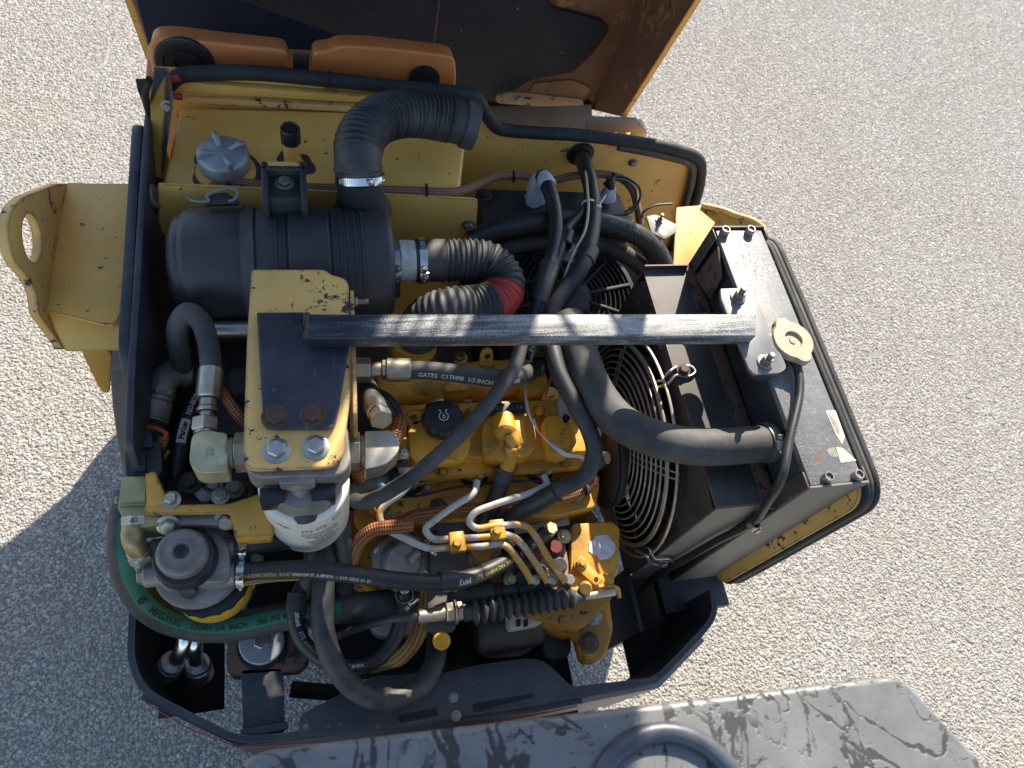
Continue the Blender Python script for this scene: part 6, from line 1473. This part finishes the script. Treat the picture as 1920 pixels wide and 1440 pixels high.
# long hose from behind the bar, folded back left
t, p = hose('grey rubber hose slanting across the engine and folding back by the white filter', [(984, 612, 1.03), (978, 640, 1.055), (964, 690, 1.065), (925, 745, 1.06), (870, 808, 1.05), (800, 872, 1.04), (745, 912, 1.025), (700, 936, 1.01), (668, 940, .995), (662, 922, .985), (678, 908, .965), (716, 900, .94), (740, 890, .92)], .0118, 'rubber_dusty', 18)
new_obj('hose_sleeve', revb(W(986, 614, 1.035), W(973, 662, 1.058) - W(986, 614, 1.035), [(0, .0119), (.0005, .0155), (.045, .0155), (.046, .0119)], 20, cap0=False, cap1=False), 'rubber_clean', t)
# second hose from the bar, right of the rocker cover
t, p = hose('grey rubber hose passing the right end of the rocker cover', [(1020, 612, 1.02), (1033, 645, 1.045), (1048, 700, 1.05), (1078, 760, 1.045), (1104, 806, 1.035), (1114, 848, 1.02), (1098, 890, 1.0), (1050, 918, .975), (1000, 945, .935), (955, 975, .895), (925, 1000, .855)], .0145, 'rubber', 20)
new_obj('hose_sleeve', revb(W(1044, 922, .972), W(985, 955, .925) - W(1044, 922, .972), [(0, .0146), (.0005, .0165), (.05, .0165), (.051, .0146)], 20, cap0=False, cap1=False), 'rubber_clean', t)
# breather hose from the elbow down
t, p = hose('black breather hose dropping from the yellow breather elbow', [(946, 884, .938), (936, 915, .92), (922, 950, .90), (905, 985, .87), (890, 1020, .83)], .0150, 'rubber_clean', 18)
new_obj('hose_sleeve', revb(W(947, 880, .94), W(940, 904, .927) - W(947, 880, .94), [(0, .0152), (.0005, .0170), (.022, .0170), (.023, .0152)], 20, cap0=False, cap1=False), 'rubber', t)
# blue pipe, white strap, thin cream wires
t, p = hose('short light blue plastic pipe beside the rocker cover', [(694, 880, .96), (704, 900, .955), (720, 914, .95), (742, 920, .945), (766, 912, .93)], .0052, 'blue_wire', 10, 'pipe', 'fuel_return_pipe')
t = thing('cable_strap', 'twisted white plastic strap hanging right of the rocker cover', 'strap', W(1050, 850, .93))
def strip(pts, w, mat, par, name):
    path = spline(pxp(pts), 8); bm = bmesh.new(); uv = None; prev = None; n = len(path)
    for i, q in enumerate(path):
        tt = (path[min(i + 1, n - 1)] - path[max(i - 1, 0)]).normalized(); a = 1.1 * math.sin(i * .16)
        u, ww, _ = frame_of(tt); e = (u * math.sin(a) + ww * math.cos(a)) * w / 2; f = (u * math.cos(a) - ww * math.sin(a)) * .0007
        r_ = [bm.verts.new(q + e + f), bm.verts.new(q - e + f), bm.verts.new(q - e - f), bm.verts.new(q + e - f)]
        if prev:
            for k in range(4): bm.faces.new((prev[k], prev[(k + 1) % 4], r_[(k + 1) % 4], r_[k]))
        prev = r_
    return new_obj(name, bm, mat, par)
strip([(998, 786, 1.0), (1012, 812, 1.0), (1035, 834, .995), (1060, 852, .99), (1092, 858, .985), (1098, 868, .98), (1088, 884, .97)], .007, 'white_plastic', t, 'strap_tape')
strip([(1000, 660, 1.0), (992, 690, 1.0), (985, 735, .998), (992, 775, .998), (998, 790, 1.0)], .005, 'cream_wire', t, 'strap_tail')
strip([(1035, 705, .985), (1024, 740, .985), (1026, 772, .985), (1022, 815, .975), (1028, 850, .96), (1060, 864, .95)], .004, 'brass_edge', t, 'strap_tail')
# braided looms round the engine
G = 'orange braided looms on the engine'
hose('orange braided loom climbing to the rocker cover beside the steel elbow', [(668, 896, .99), (690, 882, .985), (715, 858, .98), (738, 826, .985), (748, 800, .99), (750, 784, .985)], .0125, 'loom_orange', 14, 'wiring loom', 'wiring_loom', G)
t, p = hose('long orange braided loom along the front of the cylinder head', [(686, 930, .94), (706, 962, .92), (740, 984, .90), (775, 968, .893), (850, 958, .89), (940, 950, .89), (1020, 940, .893), (1080, 926, .90), (1108, 910, .91), (1114, 892, .92)], .0105, 'loom_orange', 14, 'wiring loom', 'wiring_loom', G)
new_obj('cable_tie', boxb(W(1100, 918, .915), (.006, .022, .018), None, .002), 'cap_plastic', t)
hose('orange braided loom hanging left of the lift pump', [(772, 984, .93), (735, 988, .935), (700, 994, .93), (674, 1016, .91), (660, 1050, .88)], .0115, 'loom_orange', 14, 'wiring loom', 'wiring_loom', G)
hose('golden braided loom under the printed fuel hose', [(448, 1090, .955), (500, 1082, .955), (560, 1078, .95)], .0085, 'loom_gold', 12, 'wiring loom', 'wiring_loom')
hose('golden braided loom low between the hoses by the dipstick', [(800, 1100, .82), (792, 1160, .80), (776, 1205, .765), (745, 1236, .72), (700, 1250, .68)], .0135, 'loom_gold', 14, 'wiring loom', 'wiring_loom')
hose('brown braided loom behind the second rubber hose', [(1060, 690, .98), (1078, 720, .98), (1086, 750, .975), (1090, 775, .97)], .0075, 'loom_gold', 12, 'wiring loom', 'wiring_loom')
t = thing('blue_filter', 'small dark blue plastic housing beside the coolant hose', 'housing', W(1090, 745, .90)); slab([(1070, 700), (1096, 706), (1110, 752), (1086, 756)], .95, .05, 'blue_plastic', 'housing_body', t, .006, .004)
# black thin wires at the filter head
t, p = hose('bundle of thin black wires rising from the orange loom', [(752, 790, .99), (744, 768, 1.0), (722, 740, 1.01), (692, 722, 1.0), (676, 712, .98)], .0036, 'rubber_clean', 8, 'wire', 'sensor_wires')
pipe('wire', pxp([(754, 786, .99), (748, 764, 1.0), (730, 742, 1.005), (706, 730, 1.0), (690, 728, .985)]), .0032, 'rubber_clean', t, 8)
pipe('wire', pxp([(748, 790, .99), (738, 772, 1.0), (716, 746, 1.01), (690, 726, 1.0)]), .0030, 'rubber_clean', t, 8)

# ================================================================== lower left: mount, tubes, big hoses
t = thing('engine_mount', 'rusty brown engine mount plate with grey rubber disc and bolt', 'engine mount', W(500, 1220, .62))
Zm = .70
ml = [(428, 1176), (575, 1160), (578, 1240), (560, 1258), (432, 1268), (424, 1255)]
new_obj('mount_plate', prismb(rnd([W(x, y, Zm) for x, y in ml], .010, 3), (0, 0, -.045), .003), 'rust_plate', t)
c = W(492, 1208, Zm + .002); new_obj('rubber_rim', revb(c, (0, 0, 1), [(0, .0425), (.003, .0425), (.0035, .039)], 48), 'void_black', t)
new_obj('mount_disc', revb(c + V((0, .002, 0)), (0, 0, 1), [(0, .0375), (.012, .0375), (.014, .0355), (.014, .001)], 48), 'grey_alloy', t)
bolt(t, c + V((0, .002, .013)), (0, 0, 1), .014, .010, 'steel', False)
new_obj('drain_hole', revb(W(530, 1228, Zm + .0004), (0, 0, 1), [(0, .006), (.0006, .006)], 16), 'void_black', t)
for pts, lab in (([(352, 1150, .73), (350, 1190, .725), (340, 1222, .70), (322, 1246, .655)], 'shiny bent steel tube with wide crimped collar in the frame corner'),
                 ([(372, 1150, .72), (366, 1195, .715), (365, 1225, .69), (372, 1250, .65)], 'second shorter bent steel tube beside the mount plate')):
    tt_ = thing('steel_tube', lab, 'tube', W(*pts[-1])); pipe('tube_bend', pxp(pts), .0135, 'bright_steel', tt_, 18)
    a, b = W(*pts[-2]), W(*pts[-1]); nutstack(tt_, b - (b - a).normalized() * .012, b - a, [(.006, .021, 24), (.004, .018, 24), (.03, .0225, 28)], 'steel', 'collar')
t, p = hose('bent steel tube under the yellow canister with brass nut', [(480, 1060, .84), (470, 1100, .83), (455, 1125, .80), (448, 1150, .76)], .010, 'bright_steel', 16, 'tube', 'steel_tube')
nutstack(t, W(480, 1052, .85), (0, -.3, 1), [(.012, .014, 6)], 'zinc', 'tube_nut')
t, p = hose('thick grey rubber hose forming a deep loop over the rear flange', [(620, 960, .90), (612, 1040, .89), (606, 1110, .88), (606, 1180, .865), (628, 1248, .84), (672, 1296, .82), (726, 1310, .80), (784, 1290, .78), (814, 1244, .76), (818, 1200, .74), (812, 1160, .70)], .0175, 'rubber', 22)
t, p = hose('black printed hose dropping in a loop behind the thick grey loop', [(592, 1050, .86), (562, 1110, .85), (552, 1150, .845), (566, 1200, .83), (608, 1238, .81), (660, 1252, .80), (706, 1238, .80), (738, 1200, .81), (754, 1150, .83), (758, 1112, .85)], .0125, 'rubber_clean', 20)
text_path('Bfluid', .010, p, near(p, W(553, 1160, .843)), .0125, 'print_white', t, theta=.3, bold=.0003)
text_path('2TE', .009, p, near(p, W(562, 1192, .833)), .0125, 'print_white', t, theta=.3)
text_path('EN854 DIN 20021', .0075, p, near(p, W(590, 1225, .82)), .0125, 'print_gold', t, theta=.2)
text_path('W.P. 6.8MPA', .0085, p, near(p, W(655, 1252, .80)), .0125, 'print_white', t, theta=.1)
new_obj('hose_sleeve', revb(W(558, 1112, .85), W(552, 1148, .845) - W(558, 1112, .85), [(0, .0126), (.0005, .0152), (.03, .0152), (.031, .0126)], 20, cap0=False, cap1=False), 'rubber', t)
clamp(t, W(758, 1118, .848), (0, .3, 1), .0129, .010, 'bright_steel', at=(0, -1, .4)); nutstack(t, W(758, 1112, .85), (0, .25, 1), [(.014, .008, 16)], 'zinc', 'hose_tail')
hose('dark hose running down between the white filter and the engine', [(640, 975, .94), (646, 1030, .90), (650, 1085, .85), (640, 1130, .80)], .0140, 'rubber')
hose('black hose slanting down behind the thick grey loop', [(588, 1020, .90), (580, 1075, .87), (560, 1130, .82), (540, 1160, .78)], .0130, 'rubber')
t = thing('cross_clamp', 'dark steel clamp bar with bolt behind the looped hoses', 'clamp', W(640, 1130, .78)); slab([(560, 1118), (660, 1100), (676, 1112), (676, 1134), (566, 1142)], .815, .012, 'tray_dark', 'clamp_bar', t, .005, .002); bolt(t, W(582, 1128, .815), (0, 0, 1), .010, .008, 'zinc')
# steel linkage beneath the bracket
t = thing('control_linkage', 'oily steel linkage levers below the lower arm', 'linkage', W(380, 920, .88))
slab([(346, 905), (362, 900), (398, 928), (392, 942), (376, 940)], .975, .006, 'bolt_steel', 'lever', t, .006, .001); bolt(t, W(356, 905, .977), (0, 0, 1), .012, .010, 'dark_casting')
slab([(340, 900), (460, 894), (462, 938), (330, 940)], .955, .03, 'dark_casting', 'linkage_plate', t, .006, .003)
for x, y in ((400, 912), (440, 918)): bolt(t, W(x, y, .957), (0, 0, 1), .010, .008, 'bolt_steel')
# dark machinery left under the cleaner
t = thing('hydraulic_pump', 'dark dusty hydraulic pump body under the air cleaner', 'pump', W(440, 720, .62))
slab([(400, 640), (470, 640), (470, 900), (400, 900)], .93, .28, 'dark_casting', 'pump_body', t, .01, .006)
slab([(430, 690), (468, 686), (468, 736), (428, 738)], .97, .06, 'dark_casting', 'pump_port', t, .01, .006); slab([(424, 796), (466, 794), (466, 812), (424, 814)], .96, .05, 'dark_casting', 'pump_rib', t, .004, .003)
